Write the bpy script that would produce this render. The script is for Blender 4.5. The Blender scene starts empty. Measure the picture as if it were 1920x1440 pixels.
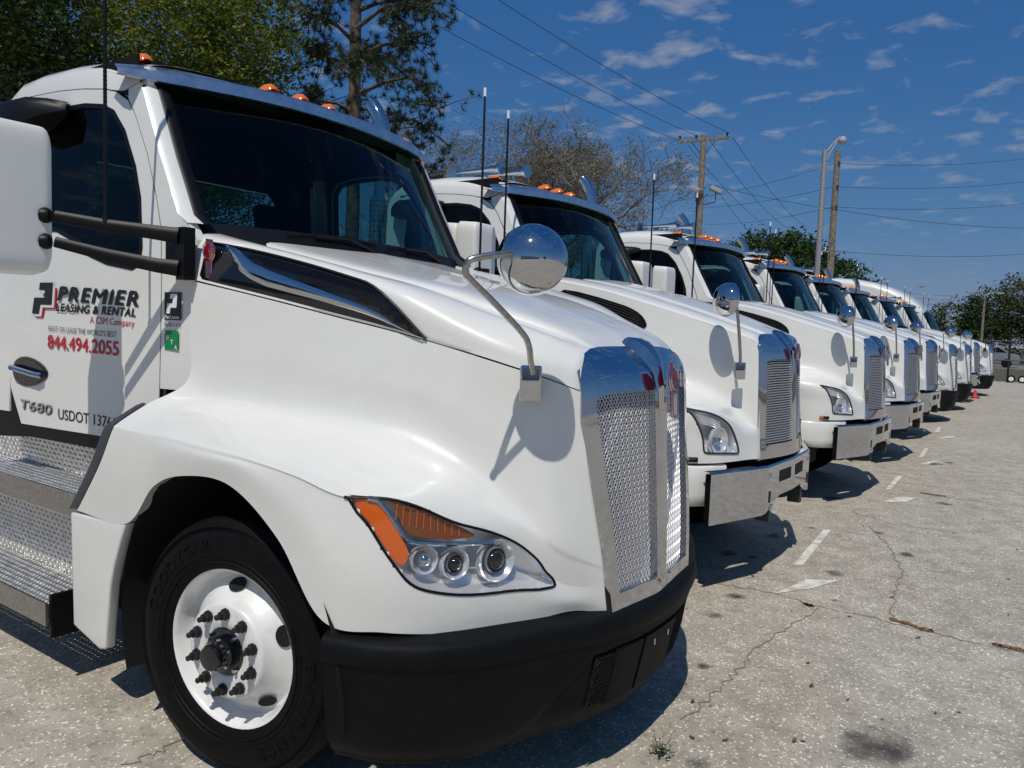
import bpy, bmesh, math, random
from mathutils import Vector, Matrix
from mathutils.bvhtree import BVHTree
rnd = random.Random(7)
R = math.radians
scene = bpy.context.scene

# ------------------------------------------------------------------ camera
YAW, PITCH, ROLL = R(34.5), R(4.2), R(2.0)
fw = Vector((-math.sin(YAW)*math.cos(PITCH), math.cos(YAW)*math.cos(PITCH), -math.sin(PITCH)))
r0 = Vector((math.cos(YAW), math.sin(YAW), 0)); u0 = r0.cross(fw)
rt = r0*math.cos(ROLL)+u0*math.sin(ROLL); upv = u0*math.cos(ROLL)-r0*math.sin(ROLL)
cd = bpy.data.cameras.new('camera'); cam = bpy.data.objects.new('camera', cd)
scene.collection.objects.link(cam); scene.camera = cam
cam.matrix_world = Matrix(((rt.x, upv.x, -fw.x, 2.423), (rt.y, upv.y, -fw.y, -2.838), (rt.z, upv.z, -fw.z, 1.714), (0, 0, 0, 1)))
cd.sensor_width = 36; cd.lens = 36*1443/1920; cd.clip_start = .05; cd.clip_end = 3000

# ------------------------------------------------------------------ sky and sun
SUN = Vector((.24, -.58, 1)).normalized()
w = bpy.data.worlds.new('World'); scene.world = w; w.use_nodes = True
nt = w.node_tree; N = nt.nodes; L = nt.links
bg = N['Background']; bg.inputs['Strength'].default_value = .056
sky = N.new('ShaderNodeTexSky'); sky.sky_type = 'NISHITA'; sky.sun_disc = False
sky.sun_elevation = math.asin(SUN.z); sky.sun_rotation = math.atan2(SUN.x, SUN.y)
sky.air_density = 1.0; sky.dust_density = .25; sky.ozone_density = 3.0; sky.altitude = 0
tc = N.new('ShaderNodeTexCoord'); sep = N.new('ShaderNodeSeparateXYZ'); L.new(tc.outputs['Generated'], sep.inputs[0])
# clouds: project the view direction on a flat layer so that they shrink towards the horizon
def mth(op, a, b=None, clamp=False):
    n = N.new('ShaderNodeMath'); n.operation = op; n.use_clamp = clamp
    for i, q in enumerate((a, b)):
        if q is None: continue
        if isinstance(q, (int, float)): n.inputs[i].default_value = q
        else: L.new(q, n.inputs[i])
    return n.outputs[0]
zc = mth('MAXIMUM', sep.outputs['Z'], .03)
zc = mth('ADD', zc, .12)
cx = mth('DIVIDE', sep.outputs['X'], zc); cy = mth('DIVIDE', sep.outputs['Y'], zc)
comb = N.new('ShaderNodeCombineXYZ'); L.new(cx, comb.inputs[0]); L.new(cy, comb.inputs[1])
n1 = N.new('ShaderNodeTexNoise'); n1.inputs['Scale'].default_value = 7.5; n1.inputs['Detail'].default_value = 7; n1.inputs['Roughness'].default_value = .55; n1.inputs['Distortion'].default_value = .3
L.new(comb.outputs[0], n1.inputs['Vector'])
n2 = N.new('ShaderNodeTexNoise'); n2.inputs['Scale'].default_value = 1.3; n2.inputs['Detail'].default_value = 3
L.new(comb.outputs[0], n2.inputs['Vector'])
cl = mth('ADD', mth('MULTIPLY', n1.outputs[0], .85), mth('MULTIPLY', n2.outputs[0], .30))
mr = N.new('ShaderNodeMapRange'); mr.inputs['From Min'].default_value = .62; mr.inputs['From Max'].default_value = .80; mr.inputs['To Max'].default_value = .60
L.new(cl, mr.inputs['Value'])
hz = N.new('ShaderNodeMapRange'); hz.inputs['From Min'].default_value = .05; hz.inputs['From Max'].default_value = .22
L.new(sep.outputs['Z'], hz.inputs['Value'])
fac = mth('MULTIPLY', mr.outputs[0], hz.outputs[0], True)
mixc = N.new('ShaderNodeMix'); mixc.data_type = 'RGBA'
# clear dry air: a deep, even blue that hardly whitens towards the horizon (same response all round the sky)
sp_ = N.new('ShaderNodeSeparateColor'); cb_ = N.new('ShaderNodeCombineColor'); L.new(sky.outputs[0], sp_.inputs[0])
for ch_, ga_, am_ in (('Red', 1.10, .42), ('Green', .62, 1.28), ('Blue', .33, 3.55)):
    L.new(mth('MULTIPLY', mth('POWER', sp_.outputs[ch_], ga_), am_), cb_.inputs[ch_])
L.new(fac, mixc.inputs['Factor']); L.new(cb_.outputs[0], mixc.inputs['A']); mixc.inputs['B'].default_value = (7.0, 7.3, 7.8, 1)
L.new(mixc.outputs['Result'], bg.inputs['Color'])
sd = bpy.data.lights.new('sun', 'SUN'); sd.energy = 3.1; sd.angle = R(.53); sd.color = (1, .95, .87)
so = bpy.data.objects.new('sun', sd); scene.collection.objects.link(so)
so.rotation_euler = SUN.to_track_quat('Z', 'Y').to_euler()
scene.view_settings.view_transform = 'Standard'; scene.view_settings.look = 'None'
scene.view_settings.exposure = 0; scene.view_settings.gamma = 1; scene.view_settings.use_curve_mapping = False

# ------------------------------------------------------------------ materials
M = {}
def mat(name, col, rough=.5, metal=0, coat=0, spec=.5, **k):
    m = bpy.data.materials.new(name); m.use_nodes = True; b = m.node_tree.nodes['Principled BSDF']
    b.inputs['Base Color'].default_value = (*col, 1); b.inputs['Roughness'].default_value = rough
    b.inputs['Metallic'].default_value = metal; b.inputs['Coat Weight'].default_value = coat
    b.inputs['Coat Roughness'].default_value = .04; b.inputs['Specular IOR Level'].default_value = spec
    M[name] = m; return m
def nodes(m): return m.node_tree.nodes, m.node_tree.links, m.node_tree.nodes['Principled BSDF']
def noisy(m, scale, c0, c1, detail=6, lo=.35, hi=.65, bump=0, bscale=None, rough=None, coord='Object'):
    n, l, b = nodes(m); t = n.new('ShaderNodeTexCoord'); x = n.new('ShaderNodeTexNoise')
    x.inputs['Scale'].default_value = scale; x.inputs['Detail'].default_value = detail; l.new(t.outputs[coord], x.inputs['Vector'])
    r = n.new('ShaderNodeValToRGB'); r.color_ramp.elements[0].position = lo; r.color_ramp.elements[1].position = hi
    r.color_ramp.elements[0].color = (*c0, 1); r.color_ramp.elements[1].color = (*c1, 1)
    l.new(x.outputs[0], r.inputs[0]); l.new(r.outputs[0], b.inputs['Base Color'])
    if rough:
        q = n.new('ShaderNodeMapRange'); q.inputs['To Min'].default_value = rough[0]; q.inputs['To Max'].default_value = rough[1]
        l.new(x.outputs[0], q.inputs['Value']); l.new(q.outputs[0], b.inputs['Roughness'])
    if bump:
        y = n.new('ShaderNodeTexNoise'); y.inputs['Scale'].default_value = bscale or scale*4; y.inputs['Detail'].default_value = 4
        l.new(t.outputs[coord], y.inputs['Vector'])
        u = n.new('ShaderNodeBump'); u.inputs['Strength'].default_value = bump; u.inputs['Distance'].default_value = .01
        l.new(y.outputs[0], u.inputs['Height']); l.new(u.outputs[0], b.inputs['Normal'])
    return m
noisy(mat('white_paint', (.79, .79, .75), .30, 0, .8), 5, (.755, .755, .708), (.78, .78, .732), 5, .3, .7)
_n, _l, _b = nodes(M['white_paint'])
_t = _n.new('ShaderNodeTexCoord'); _m = _n.new('ShaderNodeMapping'); _m.inputs['Scale'].default_value = (.6, 5, 2.2); _x = _n.new('ShaderNodeTexNoise'); _x.inputs['Scale'].default_value = 3; _x.inputs['Detail'].default_value = 9; _x.inputs['Distortion'].default_value = 1.6
_l.new(_t.outputs['Object'], _m.inputs[0]); _l.new(_m.outputs[0], _x.inputs['Vector'])
_r = _n.new('ShaderNodeMapRange'); _r.inputs['From Min'].default_value = .35; _r.inputs['From Max'].default_value = .68; _r.inputs['To Min'].default_value = .26; _r.inputs['To Max'].default_value = .46; _l.new(_x.outputs[0], _r.inputs['Value']); _l.new(_r.outputs[0], _b.inputs['Roughness'])
_q = _n.new('ShaderNodeMapRange'); _q.inputs['From Min'].default_value = .40; _q.inputs['From Max'].default_value = .72; _q.inputs['To Min'].default_value = 1.0; _q.inputs['To Max'].default_value = .972; _l.new(_x.outputs[0], _q.inputs['Value'])
_k = _n.new('ShaderNodeMix'); _k.data_type = 'RGBA'; _k.blend_type = 'MULTIPLY'; _k.inputs['Factor'].default_value = 1
_src = _b.inputs['Base Color'].links[0].from_socket; _l.new(_src, _k.inputs['A']); _l.new(_q.outputs[0], _k.inputs['B']); _l.new(_k.outputs['Result'], _b.inputs['Base Color'])
mat('white_plastic', (.74, .74, .70), .42, 0, .25)
mat('chrome', (.58, .585, .60), .045, 1)
noisy(mat('polished_steel', (.60, .61, .62), .14, 1), 30, (.50, .51, .52), (.66, .67, .68), 5, .3, .7, rough=(.08, .26))
noisy(mat('brushed_steel', (.42, .40, .38), .32, 1), 60, (.33, .32, .30), (.48, .46, .44), 4, .3, .7)
noisy(mat('tread_plate', (.60, .60, .58), .3, .9), 22, (.58, .57, .54), (.78, .77, .74), 5, .3, .7, rough=(.30, .55))
noisy(mat('black_plastic', (.018, .019, .021), .6, 0, 0, .14), 14, (.0028, .0034, .004), (.005, .006, .007), 6, .3, .7, bump=.12, bscale=900)
mat('gloss_black', (.006, .006, .007), .08, 0, .5)
mat('black_trim', (.004, .0045, .005), .45, 0, 0, .25)
noisy(mat('rubber', (.016, .016, .017), .6, 0, 0, .14), 40, (.0022, .0022, .0026), (.0048, .0048, .005), 5, .3, .7)
mat('interior', (.006, .006, .007), .8, 0, 0, .2)
mat('seat_cloth', (.009, .009, .010), .9, 0, 0, .2)
noisy(mat('white_wheel', (.76, .76, .75), .38, 0, .3), 11, (.64, .63, .60), (.77, .77, .75), 8, .28, .5)
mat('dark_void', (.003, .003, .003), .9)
mat('nut', (.035, .034, .032), .45, .6)
mat('dark_metal', (.05, .05, .05), .5, .3)
mat('amber', (.78, .17, .008), .12, 0, .6); mat('lamp_orange', (.78, .13, .006), .12, 0, .6)
mat('amber_dark', (.20, .045, .006), .2, 0, .6)
mat('red_enamel', (.30, .006, .018), .18, 0, .7)
mat('decal_black', (.008, .008, .008), .4)
mat('decal_red', (.50, .006, .03), .4)
mat('decal_green', (.0, .22, .06), .4)
mat('decal_white', (.80, .80, .80), .4)
mat('decal_grey', (.12, .12, .12), .4)
mat('antenna_white', (.8, .8, .8), .4)
mat('reflector', (.90, .90, .91), .22, .6)
mat('edge_rubber', (.045, .047, .055), .6)
mat('mesh_chrome', (.66, .66, .67), .5, .9)
noisy(mat('satin_steel', (.7, .71, .72), .28, 1), 14, (.60, .61, .63), (.74, .75, .77), 4, .3, .7, rough=(.20, .36))
def glass(name, tintc, f0=.04, rough=.0):
    m = bpy.data.materials.new(name); m.use_nodes = True; n = m.node_tree.nodes; l = m.node_tree.links; n.clear()
    o = n.new('ShaderNodeOutputMaterial'); mx = n.new('ShaderNodeMixShader'); t = n.new('ShaderNodeBsdfTransparent'); g = n.new('ShaderNodeBsdfGlossy')
    t.inputs['Color'].default_value = (*tintc, 1); g.inputs['Roughness'].default_value = rough
    ge = n.new('ShaderNodeNewGeometry'); d = n.new('ShaderNodeVectorMath'); d.operation = 'DOT_PRODUCT'
    l.new(ge.outputs['Normal'], d.inputs[0]); l.new(ge.outputs['Incoming'], d.inputs[1])
    def mt(op, p, q=None):
        k = n.new('ShaderNodeMath'); k.operation = op
        for i, v in enumerate((p, q)):
            if v is None: continue
            if isinstance(v, (int, float)): k.inputs[i].default_value = v
            else: l.new(v, k.inputs[i])
        return k.outputs[0]
    f = mt('ADD', mt('MULTIPLY', mt('POWER', mt('SUBTRACT', 1, mt('ABSOLUTE', d.outputs['Value'])), 5), 1-f0), f0)
    l.new(f, mx.inputs[0]); l.new(t.outputs[0], mx.inputs[1]); l.new(g.outputs[0], mx.inputs[2]); l.new(mx.outputs[0], o.inputs[0])
    M[name] = m
glass('cab_glass', (.34, .56, .56), .022)
glass('door_glass', (.28, .46, .47), .025)
glass('clear_lens', (.93, .95, .96), .03)

# ------------------------------------------------------------------ mesh helpers
col = scene.collection
def finish(me, angle):
    bm = bmesh.new(); bm.from_mesh(me)
    bmesh.ops.recalc_face_normals(bm, faces=bm.faces) if angle is not None and angle < 0 else None
    a = R(abs(angle)) if angle else 0
    for f in bm.faces: f.smooth = bool(angle)
    for e in bm.edges:
        if len(e.link_faces) == 2: e.smooth = e.calc_face_angle(3.2) < a
    bm.to_mesh(me); bm.free()
class G:
    def __init__(s): s.v = []; s.f = []
    def add(s, vs, fs):
        o = len(s.v); s.v += [tuple(p) for p in vs]; s.f += [tuple(i+o for i in f) for f in fs]; return s
    def grid(s, P, closed=False, skip=None):
        n = len(P); m = len(P[0]); vs = [p for r in P for p in r]; fs = []
        for i in range(n if closed else n-1):
            for j in range(m-1):
                if skip and skip(i, j): continue
                k = (i+1) % n; fs.append((i*m+j, i*m+j+1, k*m+j+1, k*m+j))
        return s.add(vs, fs)
    def box(s, c, d, rot=None, tap=None):
        x, y, z = [q/2 for q in d]; vs = []
        for k in (-1, 1):
            t = 1 if (tap is None or k < 0) else tap
            for a, b in ((-1, -1), (1, -1), (1, 1), (-1, 1)): vs.append(Vector((a*x*t, b*y*t, k*z)))
        if rot: vs = [rot @ q for q in vs]
        c = Vector(c)
        return s.add([q+c for q in vs], [(3, 2, 1, 0), (4, 5, 6, 7), (0, 1, 5, 4), (1, 2, 6, 5), (2, 3, 7, 6), (3, 0, 4, 7)])
    def tube(s, path, r, n=8, caps=True, flat=None):
        path = [Vector(p) for p in path]; rings = []; up = None
        for i, p in enumerate(path):
            a = path[max(0, i-1)]; b = path[min(len(path)-1, i+1)]; t = (b-a).normalized()
            if up is None:
                up = Vector((0, 0, 1)) if abs(t.z) < .9 else Vector((1, 0, 0))
            sx = t.cross(up).normalized(); up = sx.cross(t).normalized()
            rr = r[i] if isinstance(r, (list, tuple)) else r; fl = flat or 1
            rings.append([p+(sx*math.cos(2*math.pi*k/n)*fl+up*math.sin(2*math.pi*k/n))*rr for k in range(n)])
        vs = [q for g in rings for q in g]; fs = []
        for i in range(len(path)-1):
            for k in range(n): fs.append((i*n+k, i*n+(k+1) % n, (i+1)*n+(k+1) % n, (i+1)*n+k))
        if caps: fs += [tuple(range(n-1, -1, -1)), tuple((len(path)-1)*n+k for k in range(n))]
        return s.add(vs, fs)
    def lathe(s, prof, o=(0, 0, 0), ax=(0, 0, 1), n=24, cap0=False, cap1=False):
        ax = Vector(ax).normalized(); u = ax.cross(Vector((0, 0, 1)) if abs(ax.z) < .9 else Vector((1, 0, 0))).normalized(); v = ax.cross(u); o = Vector(o)
        P = [[o+ax*h+(u*math.cos(2*math.pi*k/n)+v*math.sin(2*math.pi*k/n))*rr for k in range(n)] for rr, h in prof]
        vs = [q for g in P for q in g]; fs = []
        for i in range(len(P)-1):
            for k in range(n): fs.append((i*n+k, i*n+(k+1) % n, (i+1)*n+(k+1) % n, (i+1)*n+k))
        if cap0: fs.append(tuple(range(n-1, -1, -1)))
        if cap1: fs.append(tuple((len(P)-1)*n+k for k in range(n)))
        return s.add(vs, fs)
    def plate(s, outer, holes, fmap, depth, back=True):
        """flat shape with holes in two plane coordinates, mapped to space by fmap(a, b, d)"""
        loops = [outer]+list(holes); bm = bmesh.new(); es = []; vl = []
        for lp in loops:
            vv = [bm.verts.new((p[0], p[1], 0)) for p in lp]; vl.append(vv)
            for i in range(len(vv)): es.append(bm.edges.new((vv[i], vv[(i+1) % len(vv)])))
        bmesh.ops.triangle_fill(bm, edges=es, use_beauty=True, use_dissolve=False)
        bm.verts.index_update(); pts = [tuple(q.co[:2]) for q in bm.verts]
        tris = []
        for f in bm.faces:
            id = [q.index for q in f.verts]
            tris.append(tuple(id) if f.normal.z > 0 else tuple(reversed(id)))
        loops_i = [[q.index for q in vv] for vv in vl]; bm.free(); n = len(pts)
        vs = [fmap(a, b, 0) for a, b in pts]; fs = list(tris)
        if depth:
            vs += [fmap(a, b, depth) for a, b in pts]
            if back: fs += [tuple(reversed([i+n for i in t])) for t in tris]
            for lp in loops_i:
                for i in range(len(lp)):
                    a, b = lp[i], lp[(i+1) % len(lp)]; fs.append((a, b, b+n, a+n))
        return s.add(vs, fs)
    def mirror(s):
        g = G(); g.v = [(x, -y, z) for x, y, z in s.v]; g.f = [tuple(reversed(f)) for f in s.f]; return g
    def both(s): return G().add(s.v, s.f).add(*(lambda m: (m.v, m.f))(s.mirror()))
    def move(s, o=(0, 0, 0), rot=None):
        o = Vector(o); s.v = [tuple((rot @ Vector(p) if rot else Vector(p))+o) for p in s.v]; return s
    def mesh(s, name, m, angle=40):
        me = bpy.data.meshes.new(name); me.from_pydata(s.v, [], s.f); me.materials.append(M[m] if isinstance(m, str) else m)
        finish(me, angle); return me
    def obj(s, name, m, parent=None, angle=40, bevel=0, recalc=False):
        me = bpy.data.meshes.new(name); me.from_pydata(s.v, [], s.f); me.materials.append(M[m] if isinstance(m, str) else m)
        if bevel or recalc:
            bm = bmesh.new(); bm.from_mesh(me); bmesh.ops.remove_doubles(bm, verts=bm.verts, dist=1e-5)
            bmesh.ops.recalc_face_normals(bm, faces=bm.faces)
            if bevel:
                ee = [e for e in bm.edges if len(e.link_faces) == 2 and e.calc_face_angle(0) > R(25)]
                bmesh.ops.bevel(bm, geom=ee, offset=bevel, segments=3, profile=.6, affect='EDGES', clamp_overlap=True)
            bm.to_mesh(me); bm.free()
        finish(me, angle)
        o = bpy.data.objects.new(name, me); col.objects.link(o)
        if parent: o.parent = parent
        return o
def tag(o, label=None, cat=None, group=None, kind=None):
    for k, q in (('label', label), ('category', cat), ('group', group), ('kind', kind)):
        if q: o[k] = q
    return o
def empty(name, loc=(0, 0, 0), rz=0):
    o = bpy.data.objects.new(name, None); col.objects.link(o); o.location = loc; o.rotation_euler = (0, 0, rz); o.empty_display_size = .2
    return o
def kids(o): return [c for c in scene.objects if c.parent == o]
def copy_tree(o, parent=None, skip=()):
    c = o.copy(); col.objects.link(c); c.parent = parent
    for ch in kids(o):
        if ch.name.split('.')[0] in skip: continue
        copy_tree(ch, c)
    return c
def inst(o, parent, loc=None, rot=None):
    c = o.copy(); col.objects.link(c); c.parent = parent
    if loc: c.location = loc
    if rot: c.rotation_euler = rot
    return c
def cr(a, b, c, d, t): return (b*2+(c-a)*t+(a*2-b*5+c*4-d)*(t*t)+(b*3-a-c*3+d)*(t*t*t))*.5
def crv(P, s):
    n = len(P)-1; i = max(0, min(int(s), n-1)); t = s-i
    g = lambda j: P[j] if 0 <= j <= n else (P[0]*2-P[1] if j < 0 else P[n]*2-P[n-1])
    return cr(g(i-1), g(i), g(i+1), g(i+2), t)
def surf(net, s, t): return crv([crv(r, s) for r in net], t)
def vnet(rows): return [[Vector(p) for p in r] for r in rows]
def lerp(xs, ys, x):
    if x <= xs[0]: return ys[0]
    for i in range(len(xs)-1):
        if x <= xs[i+1]: return ys[i]+(ys[i+1]-ys[i])*(x-xs[i])/(xs[i+1]-xs[i])
    return ys[-1]
def snorm(net, s, t, e=.03):
    a = surf(net, s+e, t)-surf(net, s-e, t); b = surf(net, s, t+e)-surf(net, s, t-e); n = a.cross(b).normalized()
    return n if n.y < 0 else -n          # right-hand side panels: outward is -y
def in_poly(p, poly):
    c = False; j = len(poly)-1
    for i in range(len(poly)):
        if (poly[i][1] > p[1]) != (poly[j][1] > p[1]) and p[0] < (poly[j][0]-poly[i][0])*(p[1]-poly[i][1])/(poly[j][1]-poly[i][1])+poly[i][0]: c = not c
        j = i
    return c
def near_edge(p, poly):
    best = None
    for i in range(len(poly)):
        a = poly[i]; b = poly[(i+1) % len(poly)]; dx, dy = b[0]-a[0], b[1]-a[1]
        t = max(0, min(1, ((p[0]-a[0])*dx+(p[1]-a[1])*dy)/(dx*dx+dy*dy+1e-12)))
        q = (a[0]+dx*t, a[1]+dy*t); d = math.hypot(q[0]-p[0], q[1]-p[1])
        if best is None or d < best[0]: best = (d, q)
    return best
def smooth_loop(pts, k=4):
    n = len(pts); out = []
    P = [Vector(p) for p in pts]
    for i in range(n):
        for j in range(k): out.append(tuple(cr(P[(i-1) % n], P[i], P[(i+1) % n], P[(i+2) % n], j/k)))
    return out
def text_mesh(body, size, bold=0, shear=0, extrude=0, align='LEFT', sx=1, spacing=1, ):
    cu = bpy.data.curves.new('t', 'FONT'); cu.body = body; cu.size = size; cu.offset = bold; cu.shear = shear; cu.extrude = extrude
    cu.align_x = align; cu.space_character = spacing; cu.resolution_u = 4
    o = bpy.data.objects.new('t', cu); col.objects.link(o)
    dg = bpy.context.evaluated_depsgraph_get(); me = bpy.data.meshes.new_from_object(o.evaluated_get(dg))
    vs = [(p.co.x*sx, p.co.y, p.co.z) for p in me.vertices]; fs = [tuple(p.vertices) for p in me.polygons]
    bpy.data.objects.remove(o); bpy.data.curves.remove(cu); bpy.data.meshes.remove(me)
    return vs, fs

# ================================================================== truck parts shared by both kinds
def yside(x, z): return -(.98+.08*(-.7-x))+.08*max(0, z-1.95)     # right-hand cab side (negative y)
def sidemap(off=0):
    return lambda a, b, d: Vector((a, yside(a, b)-off+d, b))
DOOR = [(-.74, 1.16), (-.70, 1.25), (-.696, 1.373), (-.689, 1.602), (-.683, 1.874), (-.702, 2.078), (-.751, 2.217), (-.835, 2.406), (-.943, 2.59), (-1.0, 2.66), (-1.09, 2.708), (-1.18, 2.73), (-1.35, 2.752), (-1.55, 2.766), (-1.80, 2.768), (-1.88, 2.755), (-1.885, 2.3), (-1.885, 1.904), (-1.874, 1.326), (-1.78, 1.147), (-1.4, 1.149), (-1.07, 1.151)]
WIN = [(-.812, 2.0), (-.85, 2.222), (-.904, 2.365), (-1.0, 2.53), (-1.093, 2.628), (-1.18, 2.664), (-1.32, 2.684), (-1.54, 2.688), (-1.74, 2.672), (-1.80, 2.61), (-1.812, 2.4), (-1.805, 2.18), (-1.76, 2.115), (-1.47, 2.09), (-1.30, 2.03), (-1.20, 1.97), (-1.06, 1.93), (-.88, 1.905), (-.825, 1.925)]
def shrink(poly, k):
    cx = sum(p[0] for p in poly)/len(poly); cz = sum(p[1] for p in poly)/len(poly); n = len(poly); out = []
    for i, p in enumerate(poly):
        a, b = poly[i-1], poly[(i+1) % n]; tx, tz = b[0]-a[0], b[1]-a[1]; l = math.hypot(tx, tz); nx, nz = -tz/l, tx/l
        if (cx-p[0])*nx+(cz-p[1])*nz < 0: nx, nz = -nx, -nz
        out.append((p[0]+nx*k, p[1]+nz*k))
    return out
def two(root, g, name, m, **k):
    a = g.obj(name, m, root, **k); b = g.mirror().obj(name, m, root, **k); return a, b
def sub2(pair, g, name, m, **k):
    g.obj(name, m, pair[0], **k); g.mirror().obj(name, m, pair[1], **k)
def emblem(root, c, right, upd, h, mname='red_enamel'):
    """red oval badge with a ribbed tail; right/upd span its face"""
    right = Vector(right).normalized(); upd = Vector(upd).normalized(); nrm = right.cross(upd); c = Vector(c)
    def mp(a, b, d=0): return c+right*a*h+upd*b*h+nrm*d
    out = [(.17*math.cos(t)*(1 if True else 1), .22+.23*math.sin(t)) for t in [math.pi*k/9-.6 for k in range(0, 9)]]
    top = [(.10, .5), (-.10, .5)]
    oval = [(.20*math.cos(R(a)), .20+.24*math.sin(R(a))) for a in range(-60, 241, 20)]
    shape = [(.09, -.5), (.10, -.02)]+oval+[(-.10, -.02), (-.09, -.5)]
    cap = [(-.10, .38), (-.10, .5), (.10, .5), (.10, .38)]
    o = G().plate(shape, [], lambda a, b, d: mp(a, b, .010-d), .010).add(*(lambda q: (q.v, q.f))(G().plate(cap[::-1], [], lambda a, b, d: mp(a, b, .008-d), .008))).obj('emblem', mname, root, 30, recalc=True)
    g = G()
    ring = [(.165*math.cos(R(a)), .20+.195*math.sin(R(a))) for a in range(0, 361, 20)]
    g.tube([mp(a, b, .011) for a, b in ring], .0035*h/.2, 4, False)
    edge = shape+[shape[0]]
    g.tube([mp(a, b, .006) for a, b in edge], .0035*h/.2, 4, False)
    for xx in (-.045, 0, .045): g.tube([mp(xx, -.46, .011), mp(xx, -.06, .011)], .004*h/.2, 4)
    for xx in (-.05, 0, .05): g.tube([mp(xx, .40, .009), mp(xx, .48, .009)], .004*h/.2, 4)
    vs, fs = text_mesh('KW', .16, .0, 0, 0, 'CENTER'); g.add([mp(x*.85, y*1.35+.09, .013) for x, y, z in vs], fs)
    g.obj('emblem_lettering', 'chrome', o, 30)
    return o

# ---- wheel (mesh data shared by every wheel); axle along y, outer side towards -y
def wheel_meshes():
    out = {}
    prof = [(.302, -.012), (.304, -.002), (.300, .003), (.293, 0), (.286, -.012), (.278, -.045), (.268, -.072), (.255, -.074), (.243, -.062), (.225, -.040), (.205, -.018), (.190, .0), (.182, .018), (.176, .028), (.168, .031), (.12, .031), (.092, .031), (.088, .027), (.088, .0)]
    out['rim'] = G().lathe(prof, (0, -.14, 0), (0, -1, 0), 56).mesh('rim', 'white_wheel', 50)
    tp = [(.296, -.02), (.300, .006), (.315, .016), (.345, .022), (.385, .026), (.42, .022), (.455, .010), (.478, -.008), (.487, -.022)]
    tr = [(.489, -.030), (.490, -.045)]
    for k in range(5):
        y0 = -.05-k*.046
        tr += [(.490, y0), (.490, y0-.034), (.476, y0-.036), (.476, y0-.044), (.490, y0-.046)]
    tr += [(.487, -.288), (.455, -.31), (.385, -.32), (.30, -.29)]
    out['tyre'] = G().lathe(tp+tr, (0, -.14, 0), (0, -1, 0), 72).mesh('tyre', 'rubber', 28)
    g = G()
    for k, rr in ((0, .332), (1, .352), (2, .448), (3, .458)):
        g.lathe([(rr-.0035, .021 if k < 2 else .012), (rr, .0255 if k < 2 else .0165), (rr+.0035, .021 if k < 2 else .010)], (0, -.14, 0), (0, -1, 0), 60)
    for body, a0 in (('GOODYEAR', 128), ('ENDURANCE', -38)):
        vs, fs = text_mesh(body, .062, .0008, 0, .0016, 'CENTER', 1.25, 1.15)
        pts = []
        for x, y, z in vs:
            rr = .372+y; a = R(a0)-x/.40
            pts.append((rr*math.cos(a), -.14-.0255-z*1.4, rr*math.sin(a)))
        g.add(pts, fs)
    out['sidewall_lettering'] = g.mesh('sidewall_lettering', 'rubber', 20)
    g = G().lathe([(.088, .02), (.086, .034), (.06, .036)], (0, -.14, 0), (0, -1, 0), 28).lathe([(.062, .034), (.064, .06), (.058, .064), (.052, .066), (.050, .095), (.044, .106), (.02, .11), (.0, .11)], (0, -.14, 0), (0, -1, 0), 24)
    out['hub'] = g.mesh('hub', 'gloss_black', 35)
    g = G()
    for k in range(6):
        a = R(60*k+15); g.lathe([(.007, .062), (.007, .072), (0, .073)], (.056*math.cos(a), -.14, .056*math.sin(a)), (0, -1, 0), 6)
    for k in range(4):
        a = R(90*k+40); g.lathe([(.007, .03), (.007, .05), (0, .05)], (.082*math.cos(a), -.14, .082*math.sin(a)), (0, -1, 0), 6)
    out['hub_bolt'] = g.mesh('hub_bolt', 'polished_steel', 30)
    out['lug_nut'] = G().lathe([(.023, 0), (.023, .007), (.017, .009), (.017, .026), (.011, .028), (.011, .046), (.008, .049), (0, .049)], (0, 0, 0), (0, -1, 0), 8).mesh('lug_nut', 'nut', 30)
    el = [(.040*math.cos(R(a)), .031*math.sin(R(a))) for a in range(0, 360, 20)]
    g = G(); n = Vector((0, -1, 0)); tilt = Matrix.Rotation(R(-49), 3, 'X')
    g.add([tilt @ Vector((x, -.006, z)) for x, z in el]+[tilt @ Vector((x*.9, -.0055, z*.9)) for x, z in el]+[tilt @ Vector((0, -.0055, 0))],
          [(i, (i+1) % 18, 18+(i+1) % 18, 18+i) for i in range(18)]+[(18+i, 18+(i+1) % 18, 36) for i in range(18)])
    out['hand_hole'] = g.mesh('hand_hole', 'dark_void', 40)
    return out
WM = None
def wheel(root, loc, rz, detailed=True, flip=False, name='wheel'):
    def mk(nm, me, p):
        o = bpy.data.objects.new(nm, me); col.objects.link(o); o.parent = p; return o
    wv = mk(name, WM['rim'], root); wv.location = loc; wv.rotation_euler = (0, R(-8), rz+(math.pi if flip else 0))
    mk('tyre', WM['tyre'], wv)
    if detailed:
        mk('sidewall_lettering', WM['sidewall_lettering'], wv); mk('hub', WM['hub'], wv); mk('hub_bolt', WM['hub_bolt'], wv)
        for k in range(10):
            a = R(36*k+8); o = mk('lug_nut', WM['lug_nut'], wv); o.location = (.143*math.cos(a), -.14-.031, .143*math.sin(a))
        for k in range(5):
            a = R(72*k+12); o = mk('hand_hole', WM['hand_hole'], wv); o.location = (.229*math.cos(a), -.14+.043, .229*math.sin(a)); o.rotation_euler = (0, -(a-R(90)), 0)
    return wv

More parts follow.
